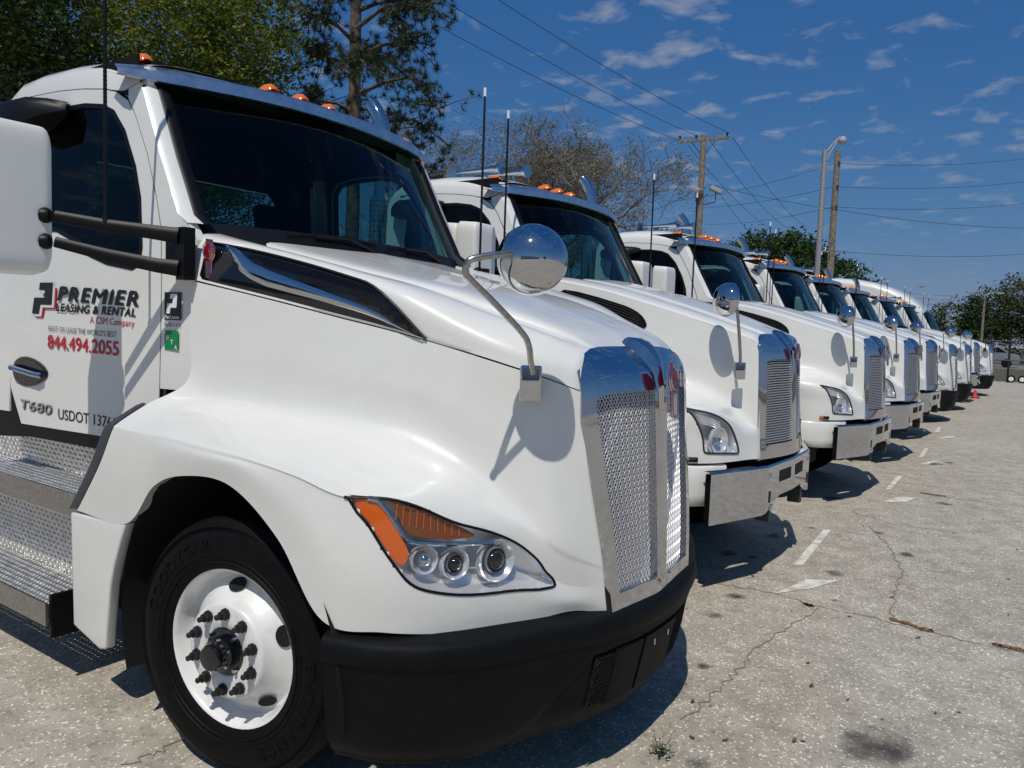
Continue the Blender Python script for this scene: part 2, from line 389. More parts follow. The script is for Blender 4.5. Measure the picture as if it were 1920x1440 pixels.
# ---- cab: doors, pillars, roof, glass, visor, mirrors, steps, chassis
def make_cab(root, horns):
    door = two(root, G().plate(DOOR, [WIN], sidemap(), .035), 'door', 'white_paint', angle=30)
    sub2(door, G().plate(WIN, [shrink(WIN, .020)], sidemap(.003), .03), 'window_seal', 'black_trim')
    sub2(door, G().plate(shrink(WIN, .012), [], sidemap(-.012), 0), 'window_glass', 'door_glass')
    hp = [(-1.69+.157*math.cos(R(a))*(1 if math.cos(R(a)) < 0 else .98), 1.412+.072*math.sin(R(a))*(1-.25*math.cos(R(a)))) for a in range(0, 360, 15)]
    sub2(door, G().plate(hp, [], sidemap(.004), .004).add(*(lambda g: (g.v, g.f))(G().plate(shrink(hp, .012), [], sidemap(.0065), 0))), 'handle_recess', 'gloss_black', angle=30)
    hb = G().tube([(-1.825, yside(-1.83, 1.42)-.02, 1.43), (-1.80, yside(-1.8, 1.42)-.034, 1.428), (-1.60, yside(-1.6, 1.42)-.034, 1.405), (-1.56, yside(-1.56, 1.42)-.02, 1.40)], .014, 8, True)
    sub2(door, hb, 'handle', 'chrome')
    dl = [tuple(dp)+(0,) for dp in DOOR]; dl = dl[:16]+dl[16:]
    sub2(door, G().tube([(a, yside(a, b)+.010, b) for a, b, _ in dl]+[(dl[0][0], yside(dl[0][0], dl[0][1])+.010, dl[0][1])], .0085, 5, False), 'door_seal', 'black_trim')
    # look-down mirror hood above the passenger window
    g = G(); P = []
    for x, zt, zb, pr in ((-1.44, 2.70, 2.665, .02), (-1.50, 2.715, 2.63, .10), (-1.60, 2.722, 2.585, .16), (-1.80, 2.715, 2.575, .17), (-1.93, 2.69, 2.60, .06)):
        y = yside(x, 2.65); P.append([(x, y, zt), (x, y-pr*.7, zt-.005), (x, y-pr, zt-.04), (x, y-pr*.95, zb), (x, y-.005, zb-.01)])
    g.grid(P); g.f = [tuple(reversed(f)) for f in g.f]
    g.obj('look_down_mirror', 'black_trim', root, 50, recalc=True)
    # cowl side with A-pillar
    apo = [(-.482, 1.40), (-.484, 1.86), (-.478, 2.03), (-.53, 2.10), (-.598, 2.141), (-.744, 2.398), (-.896, 2.69), (-.925, 2.73), (-1.0, 2.71), (-.994, 2.665), (-.936, 2.592), (-.828, 2.408), (-.744, 2.219), (-.695, 2.08), (-.676, 1.874), (-.682, 1.602), (-.689, 1.40)]
    def cowlmap(a, b, d):
        inset = .02*max(0, (a+.62)/.17)**2
        return Vector((a, yside(a, b)+d+inset, b))
    two(root, G().plate(apo, [], cowlmap, .04), 'cowl_panel', 'white_paint', angle=30)
    P = []
    for x, z in ((-.53, 2.10), (-.598, 2.141), (-.67, 2.27), (-.744, 2.398), (-.82, 2.545), (-.896, 2.69), (-.925, 2.73)):
        y = yside(x, z); P.append([(x, y+.0, z), (x+.022, y+.022, z), (x+.030, y+.055, z)])
    g = G().grid(P); two(root, g, 'pillar', 'white_paint', angle=60, recalc=True)
    P2 = [[(r[2][0], r[2][1], r[2][2]), (r[2][0]+.012, r[2][1]+.012, r[2][2]), (r[2][0]+.013, r[2][1]+.05, r[2][2]), (r[2][0]+.002, r[2][1]+.06, r[2][2])] for r in P]
    two(root, G().grid(P2), 'windshield_seal', 'black_trim', angle=60, recalc=True)
    # windshield
    def ws(yy, q):   # yy -1..1 across, q 0 bottom .. 1 top
        a = abs(yy); zb, zt = 2.085, 2.79
        z = zb+(zt-zb)*q; x0 = -.395-.19*a**2.2; x = x0-.543*(z-zb); hw = .865+.0*q
        return Vector((x, yy*hw, z))
    g = G().grid([[ws(-1+2*i/24, j/10) for j in range(11)] for i in range(25)]); g.obj('windshield', 'cab_glass', root, 60)
    # cowl under the glass and wipers
    P = [[ws(-1.02+2.04*i/16, 0)+Vector((dx, 0, dz)) for dx, dz in ((-.02, .035), (.012, .022), (.05, -.03), (.16, -.09))] for i in range(17)]
    G().grid(P).obj('wiper_cowl', 'black_trim', root, 50)
    for y0, y1 in ((-.60, -.02), (.08, .66)):
        p = [ws(y0+(y1-y0)*k/8, .004+.022*math.sin(math.pi*k/8)+.012*k/8)+Vector((.022, 0, .006)) for k in range(9)]
        g = G().tube(p, .008, 5).tube([p[2]+Vector((.02, .0, .0)), p[5]+Vector((.026, 0, .0)), ws(y0+(y1-y0)*.95, 0)+Vector((.045, 0, -.02))], .009, 5); g.obj('wiper', 'black_trim', root)
    # roof shell
    P = []
    for x, zc, dz in ((-.93, 2.865, 0), (-1.05, 2.905, 0), (-1.25, 2.94, 0), (-1.5, 2.955, 0), (-1.75, 2.95, 0), (-1.9, 2.925, 0), (-1.98, 2.88, 0), (-2.02, 2.82, 0), (-2.035, 2.74, 0)):
        zr = lerp([-2.035, -1.9, -1.55, -1.18, -1.08, -1.0, -.93], [2.70, 2.772, 2.772, 2.738, 2.716, 2.70, 2.735], x); row = []
        wy = -yside(x, zr)-.004-(.05 if x < -2.03 else .015 if x < -2.0 else 0)
        row.append((x, -wy+.03, zr-.003))
        for k in range(21):
            a = -math.pi/2+math.pi*k/20; s, c = math.sin(a), math.cos(a)
            yy = math.copysign(abs(s)**.42, s)*wy if s else 0; zz = zr+(zc-zr)*abs(c)**.62
            row.append((x, yy, zz))
        row.append((x, wy-.03, zr-.003)); P.append(row)
    G().grid(P).obj('roof', 'white_paint', root, 50, recalc=True)
    two(root, G().plate([(-.90, 2.64), (-.885, 2.80), (-1.12, 2.82), (-1.12, 2.64)], [], lambda a, b, d: Vector((a, yside(a, b)+.016+d, b)), .03), 'pillar_cap', 'white_paint', angle=30)
    # black groove between roof and door
    p = [(x, yside(x, z)+.012, z) for x, z in ((-.90, 2.712), (-.95, 2.722), (-1.0, 2.69), (-1.08, 2.713), (-1.18, 2.734), (-1.55, 2.769), (-1.9, 2.770), (-2.02, 2.70))]
    two(root, G().tube(p, .009, 5), 'roof_seal', 'black_trim')
    # rear corner, rear wall with window, floor
    rc = [(-1.892, 1.20), (-1.892, 2.766), (-1.99, 2.765), (-2.02, 2.69), (-2.03, 1.20)]
    two(root, G().plate(rc, [], sidemap(), .035), 'rear_corner', 'white_paint', angle=30)
    rw = [(-1.04, 1.15), (1.04, 1.15), (1.02, 2.1), (.98, 2.72), (-.98, 2.72), (-1.02, 2.1)]
    hole = [(-.62, 2.08), (.62, 2.08), (.66, 2.14), (.66, 2.5), (.6, 2.56), (-.6, 2.56), (-.66, 2.5), (-.66, 2.14)]
    bw = G().plate(rw, [hole], lambda a, b, d: Vector((-2.032+d, a, b)), .03).obj('rear_wall', 'white_paint', root, 30)
    G().plate(hole, [], lambda a, b, d: Vector((-2.02, a, b)), 0).obj('rear_window', 'door_glass', bw, 30)
    sill = [(-.60, 1.085), (-.60, 1.15), (-1.06, 1.146), (-1.79, 1.142), (-1.885, 1.32), (-2.03, 1.32), (-2.03, 1.06), (-1.72, 1.085)]
    two(root, G().plate(sill, [], sidemap(-.01), .06), 'sill', 'black_trim', angle=30)
    G().box((-1.32, 0, 1.13), (1.42, 1.9, .06)).box((-.58, 0, 1.55), (.06, 1.8, .9)).obj('cab_floor', 'interior', root, 30)
    G().box((-.78, 0, 1.93), (.42, 1.72, .22)).box((-.72, 0, 2.03), (.30, 1.66, .06)).box((-.92, .38, 2.05), (.14, .5, .10)).obj('dashboard', 'interior', root, 30, bevel=.03)
    G().box((-1.45, 0, 2.845), (1.0, 1.7, .02)).box((-1.975, 0, 2.77), (.012, 1.9, .22)).box((-1.45, .925, 2.78), (1.0, .012, .16)).box((-1.45, -.925, 2.78), (1.0, .012, .16)).obj('headliner', 'interior', root, 30)
    G().plate(rw, [hole], lambda a, b, d: Vector((-1.99, a*.95, b)), 0).obj('rear_trim', 'interior', root, 30)
    sub2(door, G().plate(shrink(DOOR, .03), [shrink(WIN, -.004)], sidemap(-.05), 0), 'door_trim', 'interior')
    for y in (-.48, .48):
        g = G().box((-1.48, y, 1.52), (.50, .50, .14)).box((-1.74, y, 1.90), (.13, .48, .72), Matrix.Rotation(R(-8), 3, 'Y')).box((-1.80, y, 2.34), (.09, .28, .22), Matrix.Rotation(R(-8), 3, 'Y')).box((-1.48, y, 1.32), (.34, .34, .30))
        g.obj('seat', 'seat_cloth', root, 40, bevel=.035)
    rr = Matrix.Rotation(R(-32), 3, 'Y')
    pts = [Vector((-1.12, .48, 2.0))+rr @ Vector((.21*math.cos(R(a)), .21*math.sin(R(a)), 0)) for a in range(0, 361, 20)]
    G().tube(pts, .014, 6, False).tube([pts[0], (-1.12, .48, 1.98), pts[9]], .013, 5).tube([(-1.12, .48, 1.98), (-.88, .48, 1.86)], .03, 6).obj('steering_wheel', 'interior', root)
    # polished visor over the windshield
    def lip(y):
        a = abs(y)/1.026; return Vector((-.705-.235*a**2.6, y, 2.805-.035*a*a))
    P = []; PU = []
    for i in range(33):
        y = -1.026+2.052*i/32; q = lip(y); a = abs(y)/1.026; hgt = .05*(1-.55*a**6)
        bx = -1.02+.06*a**8
        ze = (2.875-.055*a*a)*(1-a**8)+(q.z+.022)*a**8; P.append([(bx, y*.995, ze), (bx+.10*(1-a**8), y, ze-.009+.005*a**8), (q.x-.06*(1-.7*a**8), y, q.z+.022-.006*a**8), (q.x-.012, y, q.z+.010), (q.x, y, q.z), (q.x+.003, y, q.z-hgt), (q.x-.008, y, q.z-hgt-.004), (q.x-.02, y, q.z-hgt+.002)]); PU.append([(q.x-.016, y, q.z-hgt), (q.x-.06, y, q.z-hgt+.012), (min(q.x-.14, bx+.03), y*.985, q.z-hgt+.035)])
    sv = G().grid(P).obj('sun_visor', 'satin_steel', root, 35, recalc=True)
    G().grid(PU).obj('visor_underside', 'black_trim', sv, 50)
    for y in (-.86, -.20, 0, .20, .86):
        a = abs(y)/1.026; z = 2.895-.045*a*a+(.01 if a < .3 else 0); x = -1.0 if a < .5 else -1.04
        P = []
        for dx, hw, h in ((-.085, .016, .003), (-.05, .034, .022), (.0, .042, .034), (.036, .040, .030), (.056, .030, .012), (.060, .026, 0)):
            P.append([(x+dx, y+hw*math.cos(R(t)), z-.015+(h+.012)*math.sin(R(t))) for t in range(0, 181, 30)])
        ml = G().grid(P).obj('marker_light', 'amber', root, 45, recalc=True)
        G().box((x-.045, y, z-.022), (.10, .085, .016)).obj('marker_base', 'chrome', ml, 30, bevel=.006)
    if horns:
        for y, x0 in ((-.62, -1.62), (-.42, -1.50)):
            p = [(x0, y, 3.005), (x0+.12, y, 3.005), (x0+.30, y, 3.005), (x0+.42, y, 3.005), (x0+.47, y, 3.005)]
            g = G().tube(p, [.012, .012, .018, .034, .055], 12).box((x0-.02, y, 3.0), (.07, .06, .09)).tube([(x0+.05, y, 3.0), (x0+.05, y, 2.93)], .012, 6).tube([(x0+.33, y, 3.0), (x0+.33, y, 2.92)], .012, 6)
            g.obj('air_horn', 'chrome', root, 40)
    # side mirrors on twin arms
    cb = bmesh.new(); bmesh.ops.create_cube(cb, size=1); bmesh.ops.bevel(cb, geom=list(cb.edges), offset=.16, segments=5, profile=.6, affect='EDGES')
    g = G(); cb.verts.index_update()
    vs = []
    for q in cb.verts:
        x, y, z = q.co; fx = 1-.25*max(0, x)*2*abs(z); vs.append((-.885+x*.17, -1.478+y*.27*fx, 2.145+z*.585*(1-.05*(x+.5))))
    g.add(vs, [[v.index for v in f.verts] for f in cb.faces]); cb.free()
    mm = two(root, g, 'side_mirror', 'white_plastic', angle=45)
    g = G().box((-.972, -1.49, 2.235), (.006, .21, .33)).box((-.972, -1.49, 1.955), (.006, .21, .15))
    sub2(mm, g, 'mirror_glass', 'chrome')
    g = G()
    for za, zb in ((2.035, 2.085), (1.905, 1.985)):
        g.tube([(-.475, -1.03, za), (-.53, -1.09, za+.008), (-.66, -1.225, (za+zb)/2), (-.78, -1.36, zb)], [.034, .030, .026, .022], 10, True, .55)
        g.lathe([(.03, -.02), (.032, .0), (.026, .012), (0, .014)], (-.80, -1.38, zb), (.7, .7, 0), 10)
    g.box((-.462, -1.005, 1.965), (.055, .05, .21)).box((-.52, -1.012, 1.975), (.10, .03, .17))
    sub2(mm, g, 'mirror_arm', 'black_trim', bevel=.0)
    g = G().tube([(-.66, -1.225, 2.06), (-.66, -1.225, 2.10), (-.66, -1.225, 2.101), (-.66, -1.225, 3.20)], [.016, .012, .0075, .0065], 7)
    for k in range(60): g.lathe([(.0075, 0), (.0088, .004), (.0075, .008)], (-.66, -1.225, 2.2+k*.016), (0, 0, 1), 6)
    sub2(mm, g, 'antenna', 'black_trim')
    sub2(mm, G().tube([(-.66, -1.225, 3.195), (-.66, -1.225, 3.25)], .0095, 7), 'antenna_tip', 'antenna_white')
    # steps with perforated treads and diamond-plate risers
    def tread(x0, x1, y0, y1, z, name):
        nx = int((x1-x0)/.030); ny = max(3, int((y1-y0)/.030)); g = G(); dx = (x1-x0)/nx; dy = (y1-y0)/ny
        for i in range(nx):
            for j in range(ny):
                cx_, cy_ = x0+dx*(i+.5), y0+dy*(j+.5); h = .30*min(dx, dy)
                solid = (i % 13 in (11, 12)) or j == 0
                sq = [(cx_+dx/2*a, cy_+dy/2*b) for a, b in ((-1, -1), (0, -1), (1, -1), (1, 0), (1, 1), (0, 1), (-1, 1), (-1, 0))]
                ring = [(cx_+h*1.35*math.cos(R(k*45-135)), cy_+h*1.35*math.sin(R(k*45-135))) for k in range(8)]
                rin = [(cx_+h*math.cos(R(k*45-135)), cy_+h*math.sin(R(k*45-135))) for k in range(8)]
                vs = [(a, b, z) for a, b in sq]+[(a, b, z+.005) for a, b in ring]+[(a, b, z+.007) for a, b in rin]
                fs = [(k, (k+1) % 8, 8+(k+1) % 8, 8+k) for k in range(8)]+[(8+k, 8+(k+1) % 8, 16+(k+1) % 8, 16+k) for k in range(8)]
                if solid: fs.append(tuple(range(16, 24)))
                else:
                    vs += [(a, b, z-.012) for a, b in rin]; fs += [(16+k, 16+(k+1) % 8, 24+(k+1) % 8, 24+k) for k in range(8)]
                g.add(vs, fs)
        st = two(root, g, name, 'tread_plate', angle=30)
        f = G().box(((x0+x1)/2, y0-.006, z-.045), (x1-x0+.01, .012, .105)).box((x1-.006, (y0+y1)/2, z-.03), (.012, y1-y0, .06))
        sub2(st, f, 'step_edge', 'brushed_steel')
        return st
    def riser(x0, x1, z0, z1, y, lean=.0):
        g = G(); g.add([(x0, y, z0), (x1, y, z0), (x1, y+lean, z1), (x0, y+lean, z1)], [(0, 1, 2, 3)])
        nx = int((x1-x0)/.024); nz = int((z1-z0)/.024)
        for i in range(nx):
            for j in range(nz):
                cx_, cz_ = x0+.024*(i+.5), z0+.024*(j+.5); a = R(50) if (i+j) % 2 else R(-50); c, s = math.cos(a), math.sin(a)
                yy = y+lean*(cz_-z0)/(z1-z0); u, v_ = .0105, .0035
                g.add([(cx_+c*u, yy-.0005, cz_+s*u), (cx_-s*v_, yy-.0005, cz_+c*v_), (cx_-c*u, yy-.0005, cz_-s*u), (cx_+s*v_, yy-.0005, cz_-c*v_), (cx_, yy-.0055, cz_)], [(0, 1, 4), (1, 2, 4), (2, 3, 4), (3, 0, 4)])
        two(root, g, 'step_riser', 'tread_plate', angle=20)
    tread(-2.75, -1.19, -1.215, -.95, .395, 'lower_step'); tread(-2.75, -.98, -1.15, -.93, .905, 'upper_step')
    riser(-2.75, -1.0, .395, .86, -.955, .02); riser(-2.75, -.80, .905, 1.13, -.935, -.02)
    two(root, G().box((-1.18, -1.06, .34), (.02, .30, .20)).box((-1.05, -.97, .60), (.28, .02, .5)), 'step_bracket', 'black_trim')
    # exhaust on the right-hand side behind the cab
    p = [(-2.15, -.97, 1.9), (-2.15, -.97, 3.20), (-2.155, -.97, 3.32), (-2.18, -.97, 3.42), (-2.225, -.97, 3.50), (-2.29, -.97, 3.575)]
    g = G().tube(p, .064, 16, False).tube(p[::-1], .060, 16, False)
    st = g.obj('exhaust_stack', 'chrome', root, 50)
    g = G(); nz, na = 34, 22
    for i in range(nz):
        for k in range(na):
            zc_ = 1.35+i*.042; off = .5*(i % 2); a = 2*math.pi*(k+off)/na; d = math.pi/na
            def pt(da, dz, r=.100): return (-2.15+r*math.cos(a+da*d), -.97+r*math.sin(a+da*d), zc_+dz*.021)
            sq = [pt(x, y) for x, y in ((-1, -1), (0, -1), (1, -1), (1, 0), (1, 1), (0, 1), (-1, 1), (-1, 0))]
            ri = [pt(.6*math.cos(R(q*45-135)), .42*math.sin(R(q*45-135))) for q in range(8)]
            g.add(sq+ri, [(q, (q+1) % 8, 8+(q+1) % 8, 8+q) for q in range(8)])
    g.lathe([(.085, 0), (.085, 1.45)], (-2.15, -.97, 1.33), (0, 0, 1), 16); g.obj('heat_guard', 'polished_steel', st, 50)
    # chassis, rear axles, tank
    two(root, G().box((-3.0, -.42, .86), (7.8, .07, .26)), 'frame_rail', 'dark_metal')
    G().box((.15, 0, 1.05), (1.1, .9, .8)).box((0, 0, .50), (.16, 1.7, .14)).box((.55, 0, .75), (.9, .8, .25)).obj('engine', 'dark_metal', root, 30)
    two(root, G().lathe([(0, 0), (.30, .0), (.30, 1.2), (0, 1.2)], (-4.05, -.86, .70), (1, 0, 0), 24), 'fuel_tank', 'polished_steel', angle=40)
    G().box((-5.5, 0, 1.08), (1.0, .9, .10)).obj('fifth_wheel', 'dark_metal', root, 30, bevel=.02)
    for x in (-4.9, -6.2):
        for s_ in (-1, 1): wheel(root, (x, s_*.98, .49), 0, False, s_ > 0, 'rear_wheel')

# ================================================================== hood and fender surfaces
def solve_t(net, s, z, lo=1.0, hi=None):
    hi = hi or len(net)-1; c = [crv(r, s) for r in net]; a, b = lo, hi
    for _ in range(26):
        m = (a+b)/2
        if crv(c, m).z > z: a = m
        else: b = m
    return (a+b)/2
def fender_geo(net, ns, ntt, hole, tlo=1.0, sc=.11):
    """right-hand fender panel with a clean opening for the headlight; returns panel and lens geometry"""
    nS = (len(net[0])-1)*ns+1; nT = (len(net)-1)*ntt+1; P = []; K = []
    hs = [(a*sc, b*sc) for a, b in hole]; s_min = min(a for a, b in hole)-.3; s_max = max(a for a, b in hole)+.3
    for i in range(nS):
        s = i/ns; c = [crv(r, s) for r in net]; row = []; kr = []
        for j in range(nT):
            t = j/ntt; p = crv(c, t); key = (s*sc, t*sc)
            if s_min < s < s_max and t > tlo:
                d, q = near_edge(key, hs)
                if d < .55*sc/ns: p = surf(net, q[0]/sc, q[1]/sc); key = q
            row.append(p); kr.append(key)
        P.append(row); K.append(kr)
    pan = G(); lens = G(); idx = {}
    fs_p = []; fs_l = []; m = nT
    for i in range(nS-1):
        for j in range(nT-1):
            f = (i*m+j, (i+1)*m+j, (i+1)*m+j+1, i*m+j+1)
            kk = [K[i][j], K[i+1][j], K[i+1][j+1], K[i][j+1]]; cc = (sum(q[0] for q in kk)/4, sum(q[1] for q in kk)/4)
            inside = s_min*sc < cc[0] < s_max*sc and j/ntt > tlo-.2 and in_poly(cc, hs)
            (fs_l if inside else fs_p).append(f)
    V = [p for r in P for p in r]
    pan.add(V, fs_p)
    used = sorted({i for f in fs_l for i in f}); mp = {q: k for k, q in enumerate(used)}
    lens.add([V[i] for i in used], [tuple(mp[i] for i in f) for f in fs_l])
    # returned edges: lower lip turned inwards, rear edge turned inwards
    def inward(p, a, b, d):
        t = (b-a); n = Vector((t.y, -t.x, 0)).normalized() if t.length else Vector((0, 1, 0))
        return p+(-n if n.y < 0 else n)*d
    low = [P[i][-1] for i in range(nS)]
    lip = [low]
    for d in (.006, .05): lip.append([low[i]+Vector((-.3*d, d, .0)) if i/ns < 6 else inward(low[i], low[max(0, i-1)], low[min(nS-1, i+1)], d) for i in range(nS)])
    pan.grid(lip)
    rear = [P[0][j] for j in range(nT)]
    pan.grid([rear, [q+Vector((.0, .05, 0)) for q in rear]])
    fr = [P[-1][j] for j in range(nT)]; pan.grid([[q+Vector((.006, .03, 0)) for q in fr], fr])
    return pan, lens
def patch(net, pts, off, dens=5):
    """closed outline in surface parameters laid on a fender, sunk or raised along its normal"""
    pts = smooth_loop(pts, dens) if dens > 1 else pts
    vs = [surf(net, s, t)+snorm(net, s, t)*off for s, t in pts]
    n = len(vs); cs = sum(p[0] for p in pts)/n; ct = sum(p[1] for p in pts)/n
    def mid(k): return [surf(net, cs+(s-cs)*k, ct+(t-ct)*k)+snorm(net, cs+(s-cs)*k, ct+(t-ct)*k)*off for s, t in pts]
    out = [surf(net, cs, ct)+snorm(net, cs, ct)*off]+vs+mid(.66)+mid(.33)
    fs = [(1+q*n+i, 1+q*n+(i+1) % n, 1+(q+1)*n+(i+1) % n, 1+(q+1)*n+i) for q in range(2) for i in range(n)]+[(1+2*n+i, 1+2*n+(i+1) % n, 0) for i in range(n)]
    return G().add(out, fs), vs
LOW = vnet([
 [(-0.468, -0.973, 1.858), (-0.292, -0.945, 1.829), (-0.124, -0.919, 1.800), (0.084, -0.883, 1.762), (0.276, -0.845, 1.725), (0.475, -0.797, 1.687), (0.657, -0.743, 1.646), (0.793, -0.702, 1.611), (0.893, -0.649, 1.580), (0.975, -0.603, 1.554), (1.041, -0.549, 1.527), (1.098, -0.478, 1.496)],
 [(-0.463, -0.984, 1.655), (-0.333, -0.964, 1.633), (-0.177, -0.940, 1.612), (0.025, -0.907, 1.590), (0.220, -0.868, 1.563), (0.437, -0.821, 1.531), (0.626, -0.765, 1.488), (0.768, -0.722, 1.433), (0.882, -0.669, 1.368), (0.971, -0.620, 1.298), (1.046, -0.561, 1.244), (1.126, -0.454, 1.190)],
 [(-0.451, -1.001, 1.454), (-0.368, -0.988, 1.410), (-0.224, -0.965, 1.392), (-0.031, -0.935, 1.381), (0.169, -0.897, 1.366), (0.403, -0.850, 1.345), (0.598, -0.792, 1.312), (0.757, -0.744, 1.245), (0.882, -0.689, 1.161), (0.994, -0.627, 1.074), (1.079, -0.572, 0.997), (1.163, -0.410, 0.905)],
 [(-0.561, -1.113, 1.351), (-0.442, -1.104, 1.335), (-0.247, -1.091, 1.335), (-0.034, -1.076, 1.320), (0.187, -1.056, 1.302), (0.436, -1.030, 1.262), (0.629, -0.989, 1.212), (0.783, -0.913, 1.180), (0.893, -0.807, 1.115), (0.997, -0.669, 1.030), (1.084, -0.556, 0.919), (1.168, -0.398, 0.850)],
 [(-0.634, -1.190, 1.274), (-0.477, -1.190, 1.268), (-0.264, -1.190, 1.272), (-0.029, -1.190, 1.262), (0.215, -1.190, 1.248), (0.455, -1.184, 1.215), (0.635, -1.153, 1.169), (0.773, -1.056, 1.154), (0.883, -0.906, 1.081), (0.982, -0.709, 0.995), (1.081, -0.538, 0.828), (1.172, -0.386, 0.797)],
 [(-0.741, -1.215, 1.084), (-0.479, -1.215, 1.108), (-0.276, -1.215, 1.186), (-0.071, -1.215, 1.202), (0.192, -1.215, 1.198), (0.450, -1.209, 1.101), (0.623, -1.188, 0.963), (0.773, -1.096, 0.912), (0.903, -0.921, 0.860), (1.001, -0.726, 0.826), (1.096, -0.520, 0.759), (1.176, -0.372, 0.742)],
 [(-0.939, -1.205, 0.866), (-0.556, -1.205, 0.875), (-0.354, -1.205, 1.057), (-0.153, -1.205, 1.126), (0.119, -1.205, 1.130), (0.380, -1.205, 0.990), (0.578, -1.185, 0.756), (0.764, -1.092, 0.734), (0.899, -0.909, 0.710), (1.001, -0.702, 0.698), (1.098, -0.490, 0.710), (1.181, -0.355, 0.683)],
])
HL = [(6.08, 4.04), (6.5, 4.0), (7.0, 3.98), (7.5, 3.98), (8.0, 4.02), (8.5, 4.06), (8.95, 4.02), (9.3, 3.93), (9.58, 3.95), (9.75, 4.1), (9.84, 4.4), (9.6, 4.74), (9.28, 4.92), (8.72, 5.06), (8.08, 5.1), (7.6, 5.08), (7.36, 5.0), (7.14, 4.84), (6.9, 4.68), (6.58, 4.44), (6.24, 4.17)]
XS = [-.52, -.25, 0, .25, .5, .75, .95, 1.07]
_r4 = LOW[0]
def seam(x): return Vector((x, lerp([p.x for p in _r4], [p.y for p in _r4], x)-(.01 if x < -.47 else 0), lerp([p.x for p in _r4], [p.z for p in _r4], x)+(.012 if x < -.47 else 0)+.006))
UY2 = [-.70, -.65, -.60, -.56, -.52, -.47, -.40, -.33]; UZ2 = [2.045, 1.985, 1.930, 1.878, 1.826, 1.752, 1.690, 1.638]
UY3 = [-.82, -.785, -.745, -.705, -.66, -.585, -.50, -.415]; UZ3 = [2.072, 2.015, 1.962, 1.908, 1.852, 1.762, 1.688, 1.628]
UY4 = [-.925, -.895, -.865, -.83, -.785, -.70, -.595, -.465]; UZ4 = [2.035, 1.998, 1.952, 1.895, 1.825, 1.712, 1.630, 1.575]
UPN = [[Vector((x, 0, z)) for x, z in zip(XS, (2.095, 2.04, 1.985, 1.932, 1.872, 1.792, 1.722, 1.652))],
       [Vector((x, y*.84, z+.032-.010*(i > 5))) for i, (x, y, z) in enumerate(zip(XS, UY2, UZ2))],
       [Vector(q) for q in zip(XS, UY2, UZ2)], [Vector(q) for q in zip(XS, UY3, UZ3)], [Vector(q) for q in zip(XS, UY4, UZ4)],
       [seam(x) for x in XS]]
for r_, x, z in zip(UPN, (1.06, 1.062, 1.066, 1.074, 1.086, 1.096), (1.652, 1.648, 1.642, 1.618, 1.577, 1.5)): r_[-1].x = x; r_[-1].z = z
UPN[5][-1] = Vector((1.094, -.482, 1.502))
# tighter break along the top edge of the fender: one more row just below row 4
def ridge_row(net):
    row = []
    for k in range(len(net[0])):
        c = [r[k] for r in net]; q = crv(c, 4.15); w_ = .85 if k < 4 else .6 if k == 4 else .2 if k == 5 else 0
        row.append(q*(1-w_)+Vector((c[4].x*.9+c[5].x*.1, c[5].y+.003, c[4].z-.034))*w_)
    return net[:5]+[row]+net[5:]
def rt_(t): return t if t <= 4 else 4+(t-4)/.15 if t <= 4.15 else 5+(t-4.15)/.85 if t <= 5 else t+1
LOW = ridge_row(LOW); HL = [(s, rt_(t)) for s, t in HL]
def hood_geo(net, sub=6):
    nS = (len(net[0])-1)*sub; nT = (len(net)-1)*sub; P = []
    for i in range(nS+1):
        c = [crv(r, i/sub) for r in net]; row = [crv(c, j/sub) for j in range(nT+1)]
        e = row[-1]; row += [e+Vector((0, .004, -.003)), e+Vector((0, .05, -.004))]; P.append(row)
    P.append([q+Vector((.004, 0, -.05)) for q in P[-1]])
    g = G().grid(P); g.f = [tuple(reversed(f)) for f in g.f]
    return g.both()
def hood_mirror(root, base, arm, ball, axis, rad, bw=(.075, .03, .125), bm='chrome', am='brushed_steel', sq=.55):
    ax = Vector(axis).normalized()
    prof = [(rad*math.sin(R(a)), rad*sq*math.cos(R(a))) for a in (0, 10, 20, 30, 40, 50, 60, 70, 80, 87)]+[(rad*1.01, -.004), (rad*1.01, -.012), (rad*.97, -.016)]
    hm = G().lathe(prof[::-1], ball, ax, 32).obj('hood_mirror', bm, root, 60, recalc=True)
    G().lathe([(rad*.97, -.010), (rad*.6, -.018), (0, -.022)], ball, ax, 24).obj('mirror_glass', 'chrome', hm, 60)
    G().tube(arm, .0105, 10).obj('mirror_arm', am, hm, 60)
    G().box(base, bw, Matrix.Rotation(R(28), 3, 'Z')).obj('mirror_base', bm, hm, 40, bevel=.010)
    return hm
